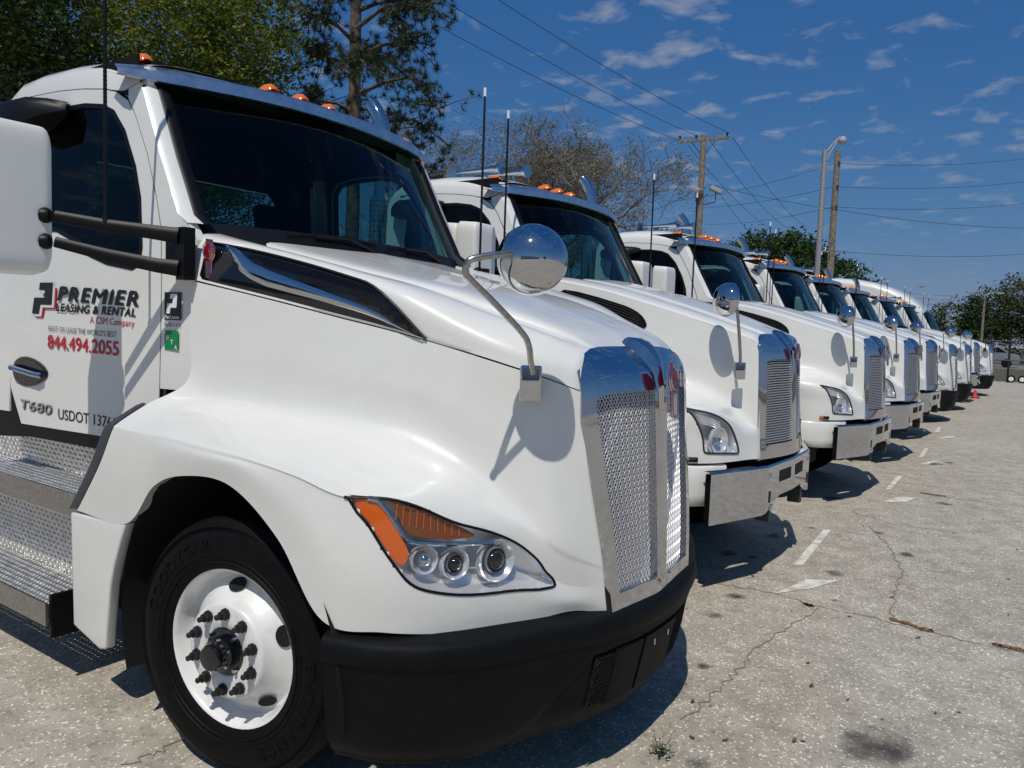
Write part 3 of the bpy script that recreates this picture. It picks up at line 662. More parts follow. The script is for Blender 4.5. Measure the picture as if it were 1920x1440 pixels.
def surround(root, zb, ztop, yb, yt, xo, xc, p1, p2, q1, q2, kind, edge=.085):
    """chrome grille shell with two openings; xo/xc give the profile of the outer edge and of the centre line"""
    PS = sorted(set([0, .05, .1, p1, p1+.012]+[p1+(p2-p1)*k/6 for k in range(1, 6)]+[p2-.012, p2, (p2+1)/2, 1])); QS = sorted(set([0, .03, q1, q1+.01]+[q1+(q2-q1)*k/14 for k in range(1, 14)]+[q2-.01, q2, q2+.03, q2+.06, .92, .96, 1]))
    def pt(p, q, d=0):
        yo = yb+(yt-yb)*min(1, q/.8); y = -yo*(1-p); a = abs(y)/yt
        zt = ztop-edge*a**7; z = zb+(zt-zb)*q; rr = z
        x = lerp(*xo, z)+(lerp(*xc, z)-lerp(*xo, z))*(1-min(1, a)**1.7)
        return Vector((x-d, y, z))
    P = [[pt(p, q) for q in QS] for p in PS]
    ip = [i for i, p in enumerate(PS) if p1-1e-6 <= p < p2-1e-6]; iq = [j for j, q in enumerate(QS) if q1-1e-6 <= q < q2-1e-6]
    g = G().grid(P, skip=lambda i, j: i in ip and j in iq)
    # outer returns
    back = [pt(0, q) for q in QS]; g.grid([[b+Vector((-.05, .012, 0)) for b in back], [b+Vector((-.02, -.004, 0)) for b in back], back])
    topr = [pt(p, 1) for p in PS]; g.grid([topr, [b+Vector((-.012, 0, .006)) for b in topr], [b+Vector((-.05, 0, .004)) for b in topr]])
    bot = [pt(p, 0) for p in PS]; g.grid([[b+Vector((-.06, 0, 0)) for b in bot], bot])
    # opening walls
    for lp in ([pt(p1, q) for q in QS if q1-1e-6 <= q <= q2+1e-6], [pt(p2, q) for q in QS if q1-1e-6 <= q <= q2+1e-6], [pt(p, q1) for p in PS if p1-1e-6 <= p <= p2+1e-6], [pt(p, q2) for p in PS if p1-1e-6 <= p <= p2+1e-6]):
        g.grid([lp, [b+Vector((-.045, 0, 0)) for b in lp]])
    sh = g.both().obj('grille_surround', 'chrome', root, 35, recalc=True)
    def inner(u, v, d): return pt(p1+(p2-p1)*u, q1+(q2-q1)*v, d)
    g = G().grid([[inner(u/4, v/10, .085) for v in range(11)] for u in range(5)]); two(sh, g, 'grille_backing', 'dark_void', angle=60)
    g = G(); W_ = (p2-p1)*yt; H_ = (q2-q1)*(ztop-zb)
    if kind == 'mesh':
        step = .0165; asp = 1.5; n = int((W_+H_/asp)/step)+2
        for sgn in (1, -1):
            for k in range(-1, n):
                c = k*step; pts = []
                m_ = int(H_/.0125)
                for j in range(m_+1):
                    v = j/m_; u = (c-v*H_/asp)/W_ if sgn > 0 else 1-(c-v*H_/asp)/W_
                    if -.02 <= u <= 1.02:
                        wob = math.sin(math.pi*(v*H_)/(step*asp)*1.0+math.pi*k)*.0016*sgn
                        pts.append(inner(min(1, max(0, u)), v, .030+wob))
                if len(pts) > 1: g.tube(pts, .0024, 5, False, 1.3)
    else:
        n = 34
        for k in range(n):
            v0 = (k+.15)/n; v1 = (k+.85)/n
            P = [[inner(u/8, v0, .040), inner(u/8, v0+.002, .022), inner(u/8, v1-.004, .012), inner(u/8, v1, .016), inner(u/8, v1, .045)] for u in range(9)]
            g.grid(P)
    two(sh, g, 'grille_mesh' if kind == 'mesh' else 'grille_slats', 'mesh_chrome', angle=50)
    return sh, pt

# ================================================================== aerodynamic tractor (rounded headlamps, black bumper)
def make_aero(root, mirrors='chrome'):
    hood_geo(UPN).obj('hood', 'white_paint', root, 60)
    pan, lens = fender_geo(LOW, 13, 11, HL)
    two(root, pan, 'fender', 'white_paint', angle=60)
    hl = two(root, lens, 'headlight', 'clear_lens', angle=60)
    # dark gasket, housing bowl
    loop = [(surf(LOW, s, t), snorm(LOW, s, t)) for s, t in smooth_loop(HL, 3)]
    pts = [p for p, n in loop]; c = sum(pts, Vector())/len(pts); inn = Vector((-.62, .70, -.05)).normalized(); n = len(pts)
    sub2(hl, G().tube(pts+[pts[0]], .0048, 6, False), 'lamp_gasket', 'black_trim')
    rings = [pts, [c+(p-c)*.97+inn*.03 for p in pts], [c+(p-c)*.88+inn*.060 for p in pts], [c+(p-c)*.5+inn*.075 for p in pts]]
    g = G(); vs = [q for r in rings for q in r]+[c+inn*.08]; fs = []
    for k in range(3): fs += [(k*n+i, k*n+(i+1) % n, (k+1)*n+(i+1) % n, (k+1)*n+i) for i in range(n)]
    fs += [(3*n+i, 3*n+(i+1) % n, 4*n) for i in range(n)]
    sub2(hl, G().add(vs, fs), 'lamp_housing', 'reflector', angle=35)
    am = [(6.15, 4.055), (6.5, 4.05), (6.8, 4.17), (7.05, 4.37), (7.30, 4.64), (7.27, 4.78), (7.13, 4.79), (6.9, 4.645), (6.58, 4.41), (6.29, 4.17)]
    am = [(s, rt_(t)) for s, t in am]
    sub2(hl, patch(LOW, am, -.010, 3)[0], 'turn_signal', 'lamp_orange', angle=60)
    um = [(6.92, 4.10), (7.44, 4.07), (7.92, 4.11), (8.4, 4.17), (8.2, 4.30), (7.7, 4.42), (7.32, 4.44), (7.12, 4.30)]
    um = [(s, rt_(t)) for s, t in um]
    ga, ring = patch(LOW, um, -.012, 3); sub2(hl, ga, 'amber_strip', 'amber_dark', angle=60)
    g = G()
    for k in range(10):
        s = 7.05+k*.12; g.tube([surf(LOW, s, t)+snorm(LOW, s, t)*-.009 for t in map(rt_, (4.12, 4.25, 4.38-.012*k))], .0018, 4)
    sub2(hl, g, 'strip_rib', 'lamp_orange')
    g = G().tube([surf(LOW, s, rt_(t))+snorm(LOW, s, rt_(t))*-.008 for s, t in ((6.52, 4.06), (6.7, 4.12), (6.9, 4.22), (7.1, 4.40), (7.26, 4.53), (7.45, 4.52), (7.9, 4.44), (8.4, 4.34), (8.7, 4.26))], .008, 6)
    sub2(hl, g, 'lamp_bezel', 'chrome')
    for (s, t, rad, dep) in ((7.60, 4.70, .043, .045), (8.10, 4.67, .047, .05), (8.82, 4.54, .068, .045)):
        t = rt_(t); p = surf(LOW, s, t)+snorm(LOW, s, t)*-.026; ax = (snorm(LOW, s, t)+Vector((.5, 0, 0))).normalized()
        g = G().lathe([(rad, 0), (rad*1.06, .004), (rad*1.1, -.004), (rad*1.05, -.03)], p, ax, 24).lathe([(rad, 0), (rad*.86, -.016), (rad*.62, -.03), (rad*.3, -.038), (0, -.04)], p, ax, 24)
        sub2(hl, g, 'reflector_bowl', 'reflector', angle=25)
        g = G().lathe([(rad*.50, -.03), (rad*.52, -.008), (rad*.42, .004), (rad*.2, .010), (0, .012)], p, ax, 20)
        sub2(hl, g, 'projector_lens', 'gloss_black' if rad > .045 else 'chrome', angle=60)
        if rad > .045: sub2(hl, G().lathe([(rad*.52, -.012), (rad*.60, -.004), (rad*.66, -.014)], p, ax, 24), 'projector_ring', 'chrome', angle=60)
    # side vent
    def vp(s, t, off=.006):
        n = snorm(UPN, s, min(t, 4.97)); return surf(UPN, s, t)+n*off
    smax = 4.46; P = []
    def ttop(s): return 4.05+max(0, (s-3.45)/(smax-3.45))**1.7*.93
    S0 = .30
    for i in range(46):
        s = S0+(smax-S0)*i/45; tt_ = ttop(s); P.append([vp(s, tt_+(4.985-tt_)*j/8, .006 if 0 < j < 8 and 0 < i < 45 else -.002) for j in range(9)])
    vent = two(root, G().grid(P), 'vent_panel', 'gloss_black', angle=60)
    fs_ = [.72, .85, .98, 1.15, 1.35, 1.7, 2.2, 2.7, 3.3, 3.8, 4.2, 4.42]
    flo = [.02, .03, .08, .22, .34, .42, .49, .54, .60, .66, .76, .88]; fhi = [.06, .26, .46, .60, .70, .775, .78, .775, .785, .82, .89, .95]
    A = []
    for i in range(61):
        s = .72+(4.42-.72)*i/60; q = ttop(s); a = q+lerp(fs_, flo, s)*(4.985-q); b = q+lerp(fs_, fhi, s)*(4.985-q)
        A.append([vp(s, a+(b-a)*j/4, .013 if 0 < j < 4 else .007) for j in range(5)])
    sub2(vent, G().grid(A), 'vent_trim', 'chrome', angle=60)
    g = G()
    for k in range(110):
        for sg in (1, -1):
            pts = []
            for j in range(9):
                t = 4.08+.80*j/8; s = .6+k*.036+sg*(t-4.1)*.30; q = ttop(s)
                if q+.03 < t < q+(lerp(fs_, flo, s)-.04)*(4.985-q) and .8 < s < smax-.2: pts.append(vp(s, t, .008))
            if len(pts) > 1: g.tube(pts, .0016, 3, False)
    sub2(vent, g, 'vent_mesh', 'gloss_black', angle=30)
    two(root, G().tube([vp(S0+(smax-S0)*i/30, ttop(S0+(smax-S0)*i/30)+.01, .004) for i in range(31)], .006, 5, False), 'vent_seal', 'black_trim')
    e = vp(.50, 4.50, .010)
    emblem(root, e, surf(UPN, .6, 4.5)-surf(UPN, 0, 4.5), (0, 0, 1), .165)
    emblem(root, (e.x, -e.y, e.z), Vector((-1, -.18, .2)), (0, 0, 1), .165)
    # grille
    xo = ([.68, .85, .99, 1.24, 1.5, 1.56, 1.60, 1.66], [1.181, 1.168, 1.153, 1.119, 1.098, 1.088, 1.070, 1.055])
    xc = ([.68, .85, 1.2, 1.39, 1.48, 1.54, 1.58, 1.61, 1.63, 1.66], [1.235, 1.228, 1.208, 1.197, 1.190, 1.178, 1.158, 1.128, 1.10, 1.06])
    sh, pt = surround(root, .683, 1.65, .362, .480, xo, xc, .15, .885, .072, .835, 'mesh')
    P = []
    for x, z, h, w_ in ((1.045, 1.692, .03, .042), (1.08, 1.690, .035, .044), (1.115, 1.678, .04, .042), (1.15, 1.652, .04, .038), (1.178, 1.612, .035, .032), (1.195, 1.56, .025, .026), (1.203, 1.51, .012, .022)):
        P.append([(x-.012-h*.4, -w_-.020, z-h-.012), (x-.004, -w_, z-.006), (x, -w_*.55, z), (x, w_*.55, z), (x-.004, w_, z-.006), (x-.012-h*.4, w_+.020, z-h-.012)])
    G().grid(P).obj('grille_crest', 'chrome', sh, 40, recalc=True)
    G().grid([[(1.212-.02*abs(y)/.02, y, 1.52), (1.222-.02*abs(y)/.02, y, 1.2), (1.248-.02*abs(y)/.02, y, .70)] for y in (-.03, -.018, .018, .03)]).obj('centre_bar', 'chrome', sh, 30)
    emblem(root, (1.236, 0, 1.492), (0, 1, 0), (-.06, 0, 1), .215)
    for s_ in (-1, 1): G().box((1.212, s_*.185, .748), (.016, .235, .018), Matrix.Rotation(s_*R(10), 3, 'Z')).obj('grille_sill', 'chrome', sh, 30, bevel=.004)
    # bumper
    B = [(.60, -1.205), (.76, -1.145), (.90, -1.035), (1.0, -.90), (1.075, -.745), (1.13, -.60), (1.195, -.46), (1.238, -.30), (1.258, -.15), (1.262, 0)]
    B = B+[(x, -y) for x, y in B[-2::-1]]; Bv = [Vector((x, y, 0)) for x, y in B]
    prof = [(.712, -.13), (.700, -.06), (.690, -.012), (.672, .004), (.640, .008), (.612, .0), (.600, -.010), (.52, -.022), (.42, -.036), (.33, -.060), (.262, -.095), (.232, -.125), (.225, -.26)]
    prof = [tuple(crv([Vector((z, o, 0)) for z, o in prof], k/4))[:2] for k in range(4*(len(prof)-1)+1)]
    P = []; ns = 14
    for i in range((len(Bv)-1)*ns+1):
        s = i/ns; p = crv(Bv, s); t = (crv(Bv, s+.05)-crv(Bv, s-.05)).normalized(); nn = Vector((t.y, -t.x, 0)); k = abs(s-9)/9
        def ins(z):
            d_ = .45+(.56-z)*1.05-abs(p.y); e_ = .565-z
            return -.016*max(0, min(1, d_/.022))*max(0, min(1, e_/.015))
        P.append([p+nn*(o+ins(z))+Vector((0, 0, z+(.035*k-.012)*max(0, min(1, (z-.5)/.1))+.03*k*max(0, min(1, (.36-z)/.1)))) for z, o in prof])
    bp_ = G().grid(P).obj('bumper', 'black_plastic', root, 40, recalc=True)
    # lower intake with mesh, plate brackets and tow covers
    def bf(y, z, off=0):
        a = min(abs(y), 1.2); x = lerp([0, .15, .30, .46, .60, .745], [1.262, 1.258, 1.238, 1.195, 1.13, 1.075], a)
        return Vector((x+lerp([.232, .262, .33, .42, .52, .6, .64], [-.135, -.107, -.074, -.051, -.037, -.010, .008], z)+off, y, z))
    g = G().grid([[bf(-.43+.86*i/20, z, .003) for z in (.335, .40, .47, .54)] for i in range(21)]); G.obj(g, 'intake_panel', 'dark_void', bp_, 60, recalc=True)
    g = G()
    for k in range(-8, 54):
        for sg in (1, -1):
            pts = []
            for j in range(6):
                z = .335+.205*j/5; y = -.43+k*.02+sg*(z-.335)*.7
                if -.43 <= y <= .43: pts.append(bf(y, z, .006))
            if len(pts) > 1: g.tube(pts, .0035, 4, False)
    g.obj('intake_mesh', 'black_plastic', bp_, 30)
    for y0, y1 in ((-.335, -.17), (-.15, .13)):
        P = [[bf(y0+(y1-y0)*i/6, z, o) for z, o in ((.325, .004), (.33, .018), (.545, .018), (.55, .004))] for i in range(7)]
        P = [[q+Vector((-.014, 0, 0)) for q in P[0]]]+P+[[q+Vector((-.014, 0, 0)) for q in P[-1]]]
        G().grid(P).obj('plate_bracket', 'black_plastic', bp_, 30, recalc=True)
    g = G()
    for y in (-.07, .06): G().box(bf(y, .50, .021), (.008, .012, .024)).obj('plate_screw', 'polished_steel', bp_)
    for y0, y1 in ((-.60, -.45), (.45, .60)):
        P = [[bf(y0+(y1-y0)*i/5, z, .003) for z in (.40, .53)] for i in range(6)]; G().grid(P).obj('tow_cover', 'black_plastic', bp_, 30, recalc=True)
    # mud guard behind the wheel, arch liner, rear rubber edge
    FL = [(-1.0, .848), (-.557, .874), (-.60, .79), (-.647, .685), (-.68, .59), (-.698, .493), (-.72, .38), (-.729, .307), (-.777, .294), (-.993, .346)]
    two(root, G().plate(FL, [], lambda a, b, d: Vector((a, -1.205+.02*max(0, (.6-b))+d, b)), .05), 'mud_guard', 'white_paint', bevel=.012)
    P = [[(.02+rx*math.cos(R(a)), y, .50+rz*math.sin(R(a))) for a in range(-10, 205, 10)] for rx, rz, y in ((.64, .70, -1.188), (.64, .70, -1.0), (.62, .68, -.62), (.2, .2, -.58))]
    two(root, G().grid(P), 'arch_liner', 'dark_void', angle=60)
    p = [crv([r[0] for r in LOW], 3.0+4.0*k/12)+Vector((-.018, .02, 0)) for k in range(13)]
    g = G().grid([[q+Vector((.012, -.018, .004)) for q in p], [q+Vector((-.012, -.020, .004)) for q in p], [q+Vector((-.080, -.008, -.012)) for q in p], [q+Vector((-.085, .10, -.012)) for q in p]])
    two(root, g, 'fender_edge', 'edge_rubber', angle=50)
    arm = [(1.0, -.640, 1.56), (1.003, -.664, 1.60), (1.009, -.688, 1.652), (1.005, -.724, 1.696), (1.020, -.900, 1.783), (1.034, -1.050, 1.849), (1.035, -1.074, 1.868), (1.042, -1.078, 1.892), (1.058, -1.062, 1.909), (1.113, -.969, 1.931), (1.12, -.92, 1.935)]
    sm = [tuple(crv([Vector(q) for q in arm], k/4)) for k in range(4*(len(arm)-1)+1)]
    hood_mirror(root, (.985, -.632, 1.525), sm, (1.125, -.862, 1.922), (.70, -.68, .05), .108, sq=.95, am='brushed_steel' if mirrors == 'chrome' else 'black_trim', bm='chrome' if mirrors == 'chrome' else 'gloss_black')
    for s_ in (-1, 1): wheel(root, (0, s_*.985, .49), R(9), True, s_ > 0)

# ================================================================== vocational tractor (square headlamps, chrome bumper, louvred grille)
LOW8 = vnet([
 [(-.52, -.985, 2.075), (-.3, -.937, 2.05), (0, -.87, 1.99), (.3, -.775, 1.905), (.55, -.69, 1.828), (.68, -.637, 1.783), (.78, -.597, 1.75), (.86, -.565, 1.722), (.93, -.535, 1.695), (.985, -.507, 1.66)],
 [(-.51, -1.0, 1.75), (-.3, -.955, 1.74), (0, -.885, 1.70), (.3, -.795, 1.66), (.55, -.71, 1.60), (.69, -.65, 1.55), (.79, -.61, 1.50), (.87, -.575, 1.45), (.945, -.545, 1.40), (1.004, -.525, 1.35)],
 [(-.50, -1.02, 1.45), (-.3, -.985, 1.43), (0, -.92, 1.42), (.3, -.82, 1.41), (.55, -.73, 1.38), (.70, -.665, 1.33), (.81, -.615, 1.27), (.89, -.58, 1.21), (.96, -.555, 1.15), (1.018, -.535, 1.12)],
 [(-.55, -1.12, 1.36), (-.3, -1.1, 1.36), (0, -1.06, 1.36), (.3, -1.0, 1.35), (.55, -.93, 1.32), (.73, -.86, 1.285), (.84, -.77, 1.235), (.91, -.69, 1.17), (.966, -.61, 1.11), (1.022, -.54, 1.08)],
 [(-.62, -1.19, 1.28), (-.3, -1.19, 1.29), (0, -1.19, 1.29), (.3, -1.185, 1.285), (.56, -1.165, 1.27), (.755, -1.09, 1.24), (.865, -.985, 1.21), (.925, -.845, 1.15), (.976, -.69, 1.07), (1.026, -.545, 1.04)],
 [(-.75, -1.205, 1.08), (-.45, -1.21, 1.13), (0, -1.21, 1.225), (.3, -1.205, 1.2), (.58, -1.175, 1.08), (.775, -1.098, 1.05), (.883, -.972, 1.03), (.945, -.825, 1.0), (.993, -.668, .965), (1.034, -.552, .955)],
 [(-.93, -1.2, .87), (-.56, -1.2, .88), (-.1, -1.2, 1.13), (.25, -1.2, 1.09), (.59, -1.17, .872), (.78, -1.098, .885), (.89, -.968, .885), (.955, -.815, .885), (1.0, -.665, .885), (1.042, -.56, .885)]])
HL8 = [(4.82, 4.06), (5.3, 4.05), (5.9, 4.05), (6.5, 4.06), (6.95, 4.14), (7.22, 4.36), (7.36, 4.78), (7.42, 5.25), (7.34, 5.48), (6.7, 5.52), (6.1, 5.54), (5.62, 5.54), (5.5, 5.42), (5.46, 5.0), (5.34, 4.6), (5.1, 4.25)]
XS8 = [-.52, -.3, 0, .3, .55, .78, .93, .985]
CY8 = [-.985, -.937, -.87, -.775, -.69, -.597, -.535, -.507]; CZ8 = [2.075, 2.05, 1.99, 1.905, 1.828, 1.75, 1.695, 1.66]
UP8 = [[Vector((x, 0, z+.055+.015*(x < .8))) for x, z in zip(XS8, CZ8)],
       [Vector((x, y*.42, z+.050)) for x, y, z in zip(XS8, CY8, CZ8)], [Vector((x, y*.52, z+.034)) for x, y, z in zip(XS8, CY8, CZ8)],
       [Vector((x, y*.80, z+.040)) for x, y, z in zip(XS8, CY8, CZ8)], [Vector((x, y*.955, z+.020)) for x, y, z in zip(XS8, CY8, CZ8)],
       [Vector((x, y, z+.001)) for x, y, z in zip(XS8, CY8, CZ8)]]
for r_, x in zip(UP8, (.952, .955, .958, .967, .978, .983)): r_[-1].x = x
def make_voc(root):
    hood_geo(UP8).obj('hood', 'white_paint', root, 60)
    pan, lens = fender_geo(LOW8, 9, 9, HL8)
    two(root, pan, 'fender', 'white_paint', angle=60)
    hl = two(root, lens, 'headlight', 'clear_lens', angle=60)
    pts = [surf(LOW8, s, t) for s, t in smooth_loop(HL8, 3)]
    c = sum(pts, Vector())/len(pts); inn = Vector((-.72, .60, -.05)).normalized(); n = len(pts)
    sub2(hl, G().tube(pts+[pts[0]], .007, 6, False), 'lamp_gasket', 'dark_metal')
    rings = [pts, [c+(p-c)*.97+inn*.03 for p in pts], [c+(p-c)*.86+inn*.055 for p in pts]]
    vs = [q for r in rings for q in r]+[c+inn*.06]; fs = []
    for k in range(2): fs += [(k*n+i, k*n+(i+1) % n, (k+1)*n+(i+1) % n, (k+1)*n+i) for i in range(n)]
    fs += [(2*n+i, 2*n+(i+1) % n, 3*n) for i in range(n)]
    sub2(hl, G().add(vs, fs), 'lamp_housing', 'reflector', angle=35)
    for s, t, rad in ((6.35, 4.98, .084),):
        p = surf(LOW8, s, t)+snorm(LOW8, s, t)*-.014; ax = (snorm(LOW8, s, t)+Vector((.6, 0, .05))).normalized()
        sub2(hl, G().lathe([(rad*1.12, -.02), (rad*1.1, .004), (rad, 0), (rad*.86, -.016), (rad*.62, -.032), (rad*.3, -.042), (0, -.044)], p, ax, 24), 'reflector_bowl', 'reflector', angle=25)
        sub2(hl, G().lathe([(rad*.3, -.03), (rad*.28, .0), (0, .006)], p, ax, 14), 'bulb_cap', 'chrome', angle=60)
    g = G()
    for k in range(5):
        t = 4.22+.07*k; g.tube([surf(LOW8, s, t)+snorm(LOW8, s, t)*-.02 for s in (5.3+.05*k, 5.8, 6.2, 6.6)], .004, 4)
    sub2(hl, g, 'lamp_louvre', 'reflector')
    # crease trim line between hood and side is part of the panels; side vent
    def sp(s, t, off): return surf(LOW8, s, t)+snorm(LOW8, s, t)*off
    V = [(.95, .16), (2.2, .20), (2.62, .26), (2.85, .40), (2.95, .62), (2.80, .74), (2.55, .74), (.95, .46)]
    vl = smooth_loop(V, 3); cs = (sum(a for a, b in V)/8, sum(b for a, b in V)/8)
    P = [[sp(cs[0]+(a-cs[0])*k, cs[1]+(b-cs[1])*k, o) for k, o in ((1.0, -.002), (.98, .010), (.92, .010), (.90, .003), (.5, .003), (.02, .003))] for a, b in vl]
    vent = two(root, G().grid(P, closed=True), 'side_vent', 'black_trim', angle=40, recalc=True)
    g = G()
    for k in range(6):
        f = (k+.6)/6.4; pts = []
        for q in range(9):
            s = 1.02+1.74*q/8; t0 = lerp([.95, 2.2, 2.62, 2.85], [.18, .22, .28, .42], s); t1 = lerp([.95, 2.55, 2.80], [.44, .70, .70], s); pts.append(sp(s, t0+(t1-t0)*(f+.05*((q % 2)-.5)), .0055))
        g.tube(pts, .005, 4)
    sub2(vent, g, 'vent_rib', 'black_trim')
    e = sp(.5, .45, .004); dirx = surf(LOW8, 1, .45)-surf(LOW8, 0, .45)
    emblem(root, e, dirx, (0, 0, 1), .15); emblem(root, (e.x, -e.y, e.z), Vector((-dirx.x, dirx.y, -dirx.z)), (0, 0, 1), .15)
    # grille
    xo = ([.88, 1.02, 1.35, 1.6, 1.66, 1.70, 1.76], [1.046, 1.026, 1.008, .992, .985, .972, .95])
    xc = ([.88, 1.2, 1.5, 1.6, 1.66, 1.70, 1.73, 1.76], [1.135, 1.115, 1.09, 1.075, 1.05, 1.015, .985, .955])
    sh, pt = surround(root, .872, 1.728, .552, .510, xo, xc, .19, .90, .11, .80, 'slats', .075)
    P = []
    for x, z, h, w_ in ((.945, 1.765, .03, .05), (.99, 1.755, .035, .05), (1.03, 1.73, .04, .046), (1.065, 1.69, .04, .04), (1.09, 1.64, .03, .03)):
        P.append([(x-.01-h*.4, -w_-.03, z-h-.012), (x-.004, -w_, z-.006), (x, -w_*.5, z), (x, w_*.5, z), (x-.004, w_, z-.006), (x-.01-h*.4, w_+.03, z-h-.012)])
    G().grid(P).obj('grille_crest', 'chrome', sh, 40, recalc=True)
    G().grid([[(1.095-.02*abs(y)/.025, y, 1.62), (1.122-.02*abs(y)/.025, y, 1.3), (1.15-.02*abs(y)/.025, y, .90)] for y in (-.035, -.02, .02, .035)]).obj('centre_bar', 'chrome', sh, 30)
    emblem(root, (1.115, 0, 1.555), (0, 1, 0), (-.06, 0, 1), .23)
    # white lower corner and amber marker
    pl = [Vector(q) for q in ((.575, -1.178, 0), (.66, -1.155, 0), (.765, -1.108, 0), (.84, -1.035, 0), (.885, -.965, 0), (.93, -.86, 0))]
    P = []
    for i in range(21):
        s = i/4; p = crv(pl, s); t = (crv(pl, s+.05)-crv(pl, s-.05)).normalized(); nn = Vector((t.y, -t.x, 0)); k = i/20; r = .10*max(0, 1-k*4)**2
        P.append([p+nn*o+Vector((0, 0, z)) for z, o in ((.872, -.03), (.868, -.004), (.855, .004), (.76, .004), (.68-r*.3, .002), (.615+r, -.006), (.598+r, -.03), (.598+r, -.12))])
    two(root, G().grid(P), 'fender_corner', 'white_paint', angle=50, recalc=True)
    P = [surf(LOW8, s, solve_t(LOW8, s, .912))+snorm(LOW8, s, 5.5)*.006 for s in (4.72, 4.9, 5.1, 5.22)]
    mk = two(root, G().tube(P, .012, 6), 'side_marker', 'amber', angle=50)
    sub2(mk, G().tube([q+Vector((.0, .006, 0)) for q in P], .017, 6), 'marker_bezel', 'black_trim')
    # bumper: folded chrome plate with slots
    F = [(.915, -1.085), (.925, -1.07), (1.095, -.585), (1.11, -.545), (1.135, 0)]; F = F+[(x, -y) for x, y in F[-2::-1]]
    def fold(i, z, o=0):
        x, y = F[i]; return Vector((x+o, y, z))
    g = G()
    def strip(i, j, z0l, z1l, z0r, z1r): g.add([fold(i, z0l), fold(j, z0r), fold(j, z1r), fold(i, z1l)], [(0, 1, 2, 3)])
    pr = [(.845, -.05), (.840, -.012), (.828, 0)]
    n_ = len(F)
    for i in range(n_-1):
        zb = [.50, .50, .505, .515, .60, .515, .505, .50, .50]
        P = []
        for k in range(2 if i not in (3, 4) else 9):
            f = k/(1 if i not in (3, 4) else 8); x = F[i][0]*(1-f)+F[i+1][0]*f; y = F[i][1]*(1-f)+F[i+1][1]*f
            zz = zb[i]*(1-f)+zb[i+1]*f
            if i in (3, 4): zz = .515+.09*min(1, (f if i == 3 else 1-f)*2.2)
            P.append([(x+o, y, z) for z, o in pr]+[(x, y, .72), (x, y, .62), (x, y, zz), (x-.03, y, zz-.004)])
        g.grid(P)
    bm_ = g.obj('bumper', 'chrome', root, 30, recalc=True)
    def fx(y): return lerp([0, .545, .585, 1.07], [1.135, 1.11, 1.095, .925], abs(y))
    for y0, y1, z0, z1 in ((-.30, -.06, .70, .78), (.06, .30, .70, .78), (-.50, -.47, .58, .66), (.47, .50, .58, .66)):
        G().add([(fx(y0)+.003, y0, z0), (fx(y1)+.003, y1, z0), (fx(y1)+.003, y1, z1), (fx(y0)+.003, y0, z1)], [(0, 1, 2, 3)]).obj('bumper_slot', 'dark_void', bm_)
    for y, z in ((-.49, .77), (.49, .77), (-.47, .535), (-.44, .55), (.47, .535), (.44, .55)):
        G().lathe([(.014, 0), (.013, .008), (.006, .012), (0, .012)], (fx(y), y, z), (1, 0, 0), 10).obj('bumper_bolt', 'polished_steel', bm_, 40)
    for s_ in (-1, 1):
        G().box((1.05, s_*.40, .49), (.10, .05, .12)).obj('tow_hook', 'dark_metal', bm_, 30, bevel=.01)
        G().box((.885, s_*1.02, .67), (.04, .05, .30)).obj('bumper_bracket', 'black_trim', bm_, 30)
    G().box((.98, 0, .77), (.14, .9, .08)).box((.86, 0, .7), (.10, 1.9, .22)).obj('bumper_mount', 'black_trim', root, 30)
    P = [[(.02+rx*math.cos(R(a)), y, .50+rz*math.sin(R(a))) for a in range(-10, 191, 10)] for rx, rz, y in ((.585, .635, -1.185), (.59, .64, -1.0), (.58, .63, -.62), (.2, .2, -.58))]
    two(root, G().grid(P), 'arch_liner', 'dark_void', angle=60)
    FL = [(-1.0, .848), (-.557, .874), (-.647, .685), (-.698, .493), (-.729, .307), (-.993, .346)]
    two(root, G().plate(FL, [], lambda a, b, d: Vector((a, -1.205+d, b)), .05), 'mud_guard', 'white_paint', bevel=.012)
    arm = [(.93, -.70, 1.52), (.93, -.705, 1.58), (.925, -.735, 1.72), (.915, -.775, 1.88), (.905, -.79, 1.92), (.885, -.80, 1.94), (.87, -.80, 1.945)]
    sm = [tuple(crv([Vector(q) for q in arm], k/4)) for k in range(4*(len(arm)-1)+1)]
    hood_mirror(root, (.928, -.69, 1.478), sm, (.855, -.80, 1.945), (-.55, -.83, .10), .112, (.072, .03, .115), sq=.75)
    for s_ in (-1, 1): wheel(root, (0, s_*.985, .49), 0, True, s_ > 0)

# ================================================================== the row of trucks
WM = wheel_meshes()
CAMP = Vector((2.423, -2.838, 1.714))
SPOTS = [  # kind, x, y, turn
    ('a', 0, 0, 0), ('v', -.156, 2.946, -.008), ('v', -.101, 6.497, -.034), ('v', -.138, 9.692, -.055), ('v', -.219, 12.835, -.055),
    ('a', -.30, 16.40, -.03), ('a', -.28, 20.10, -.03), ('v', -.20, 23.55, -.03), ('s', -.12, 27.15, -.03)]
LABELS = ['white tractor truck nearest the camera with lettered door and amber-ended rounded headlight',
          'white tractor truck with chrome bumper parked next to the nearest truck',
          'white chrome-bumpered tractor truck third in the row, amber side marker below its headlight',
          'white chrome-bumpered tractor truck fourth in the row counted from the camera',
          'white chrome-bumpered tractor truck fifth in the row, beside the first far black bumper',
          'white tractor truck sixth in the row, nearer of two far black-bumpered ones',
          'white tractor truck seventh in the row, farther black-bumpered one with round chrome hood mirror',
          'white tractor truck mostly hidden between black bumpers, red cone before its chrome bumper',
          'white sleeper truck with tall sloping roof, farthest in the row by the fence']
first = {}; trucks = []
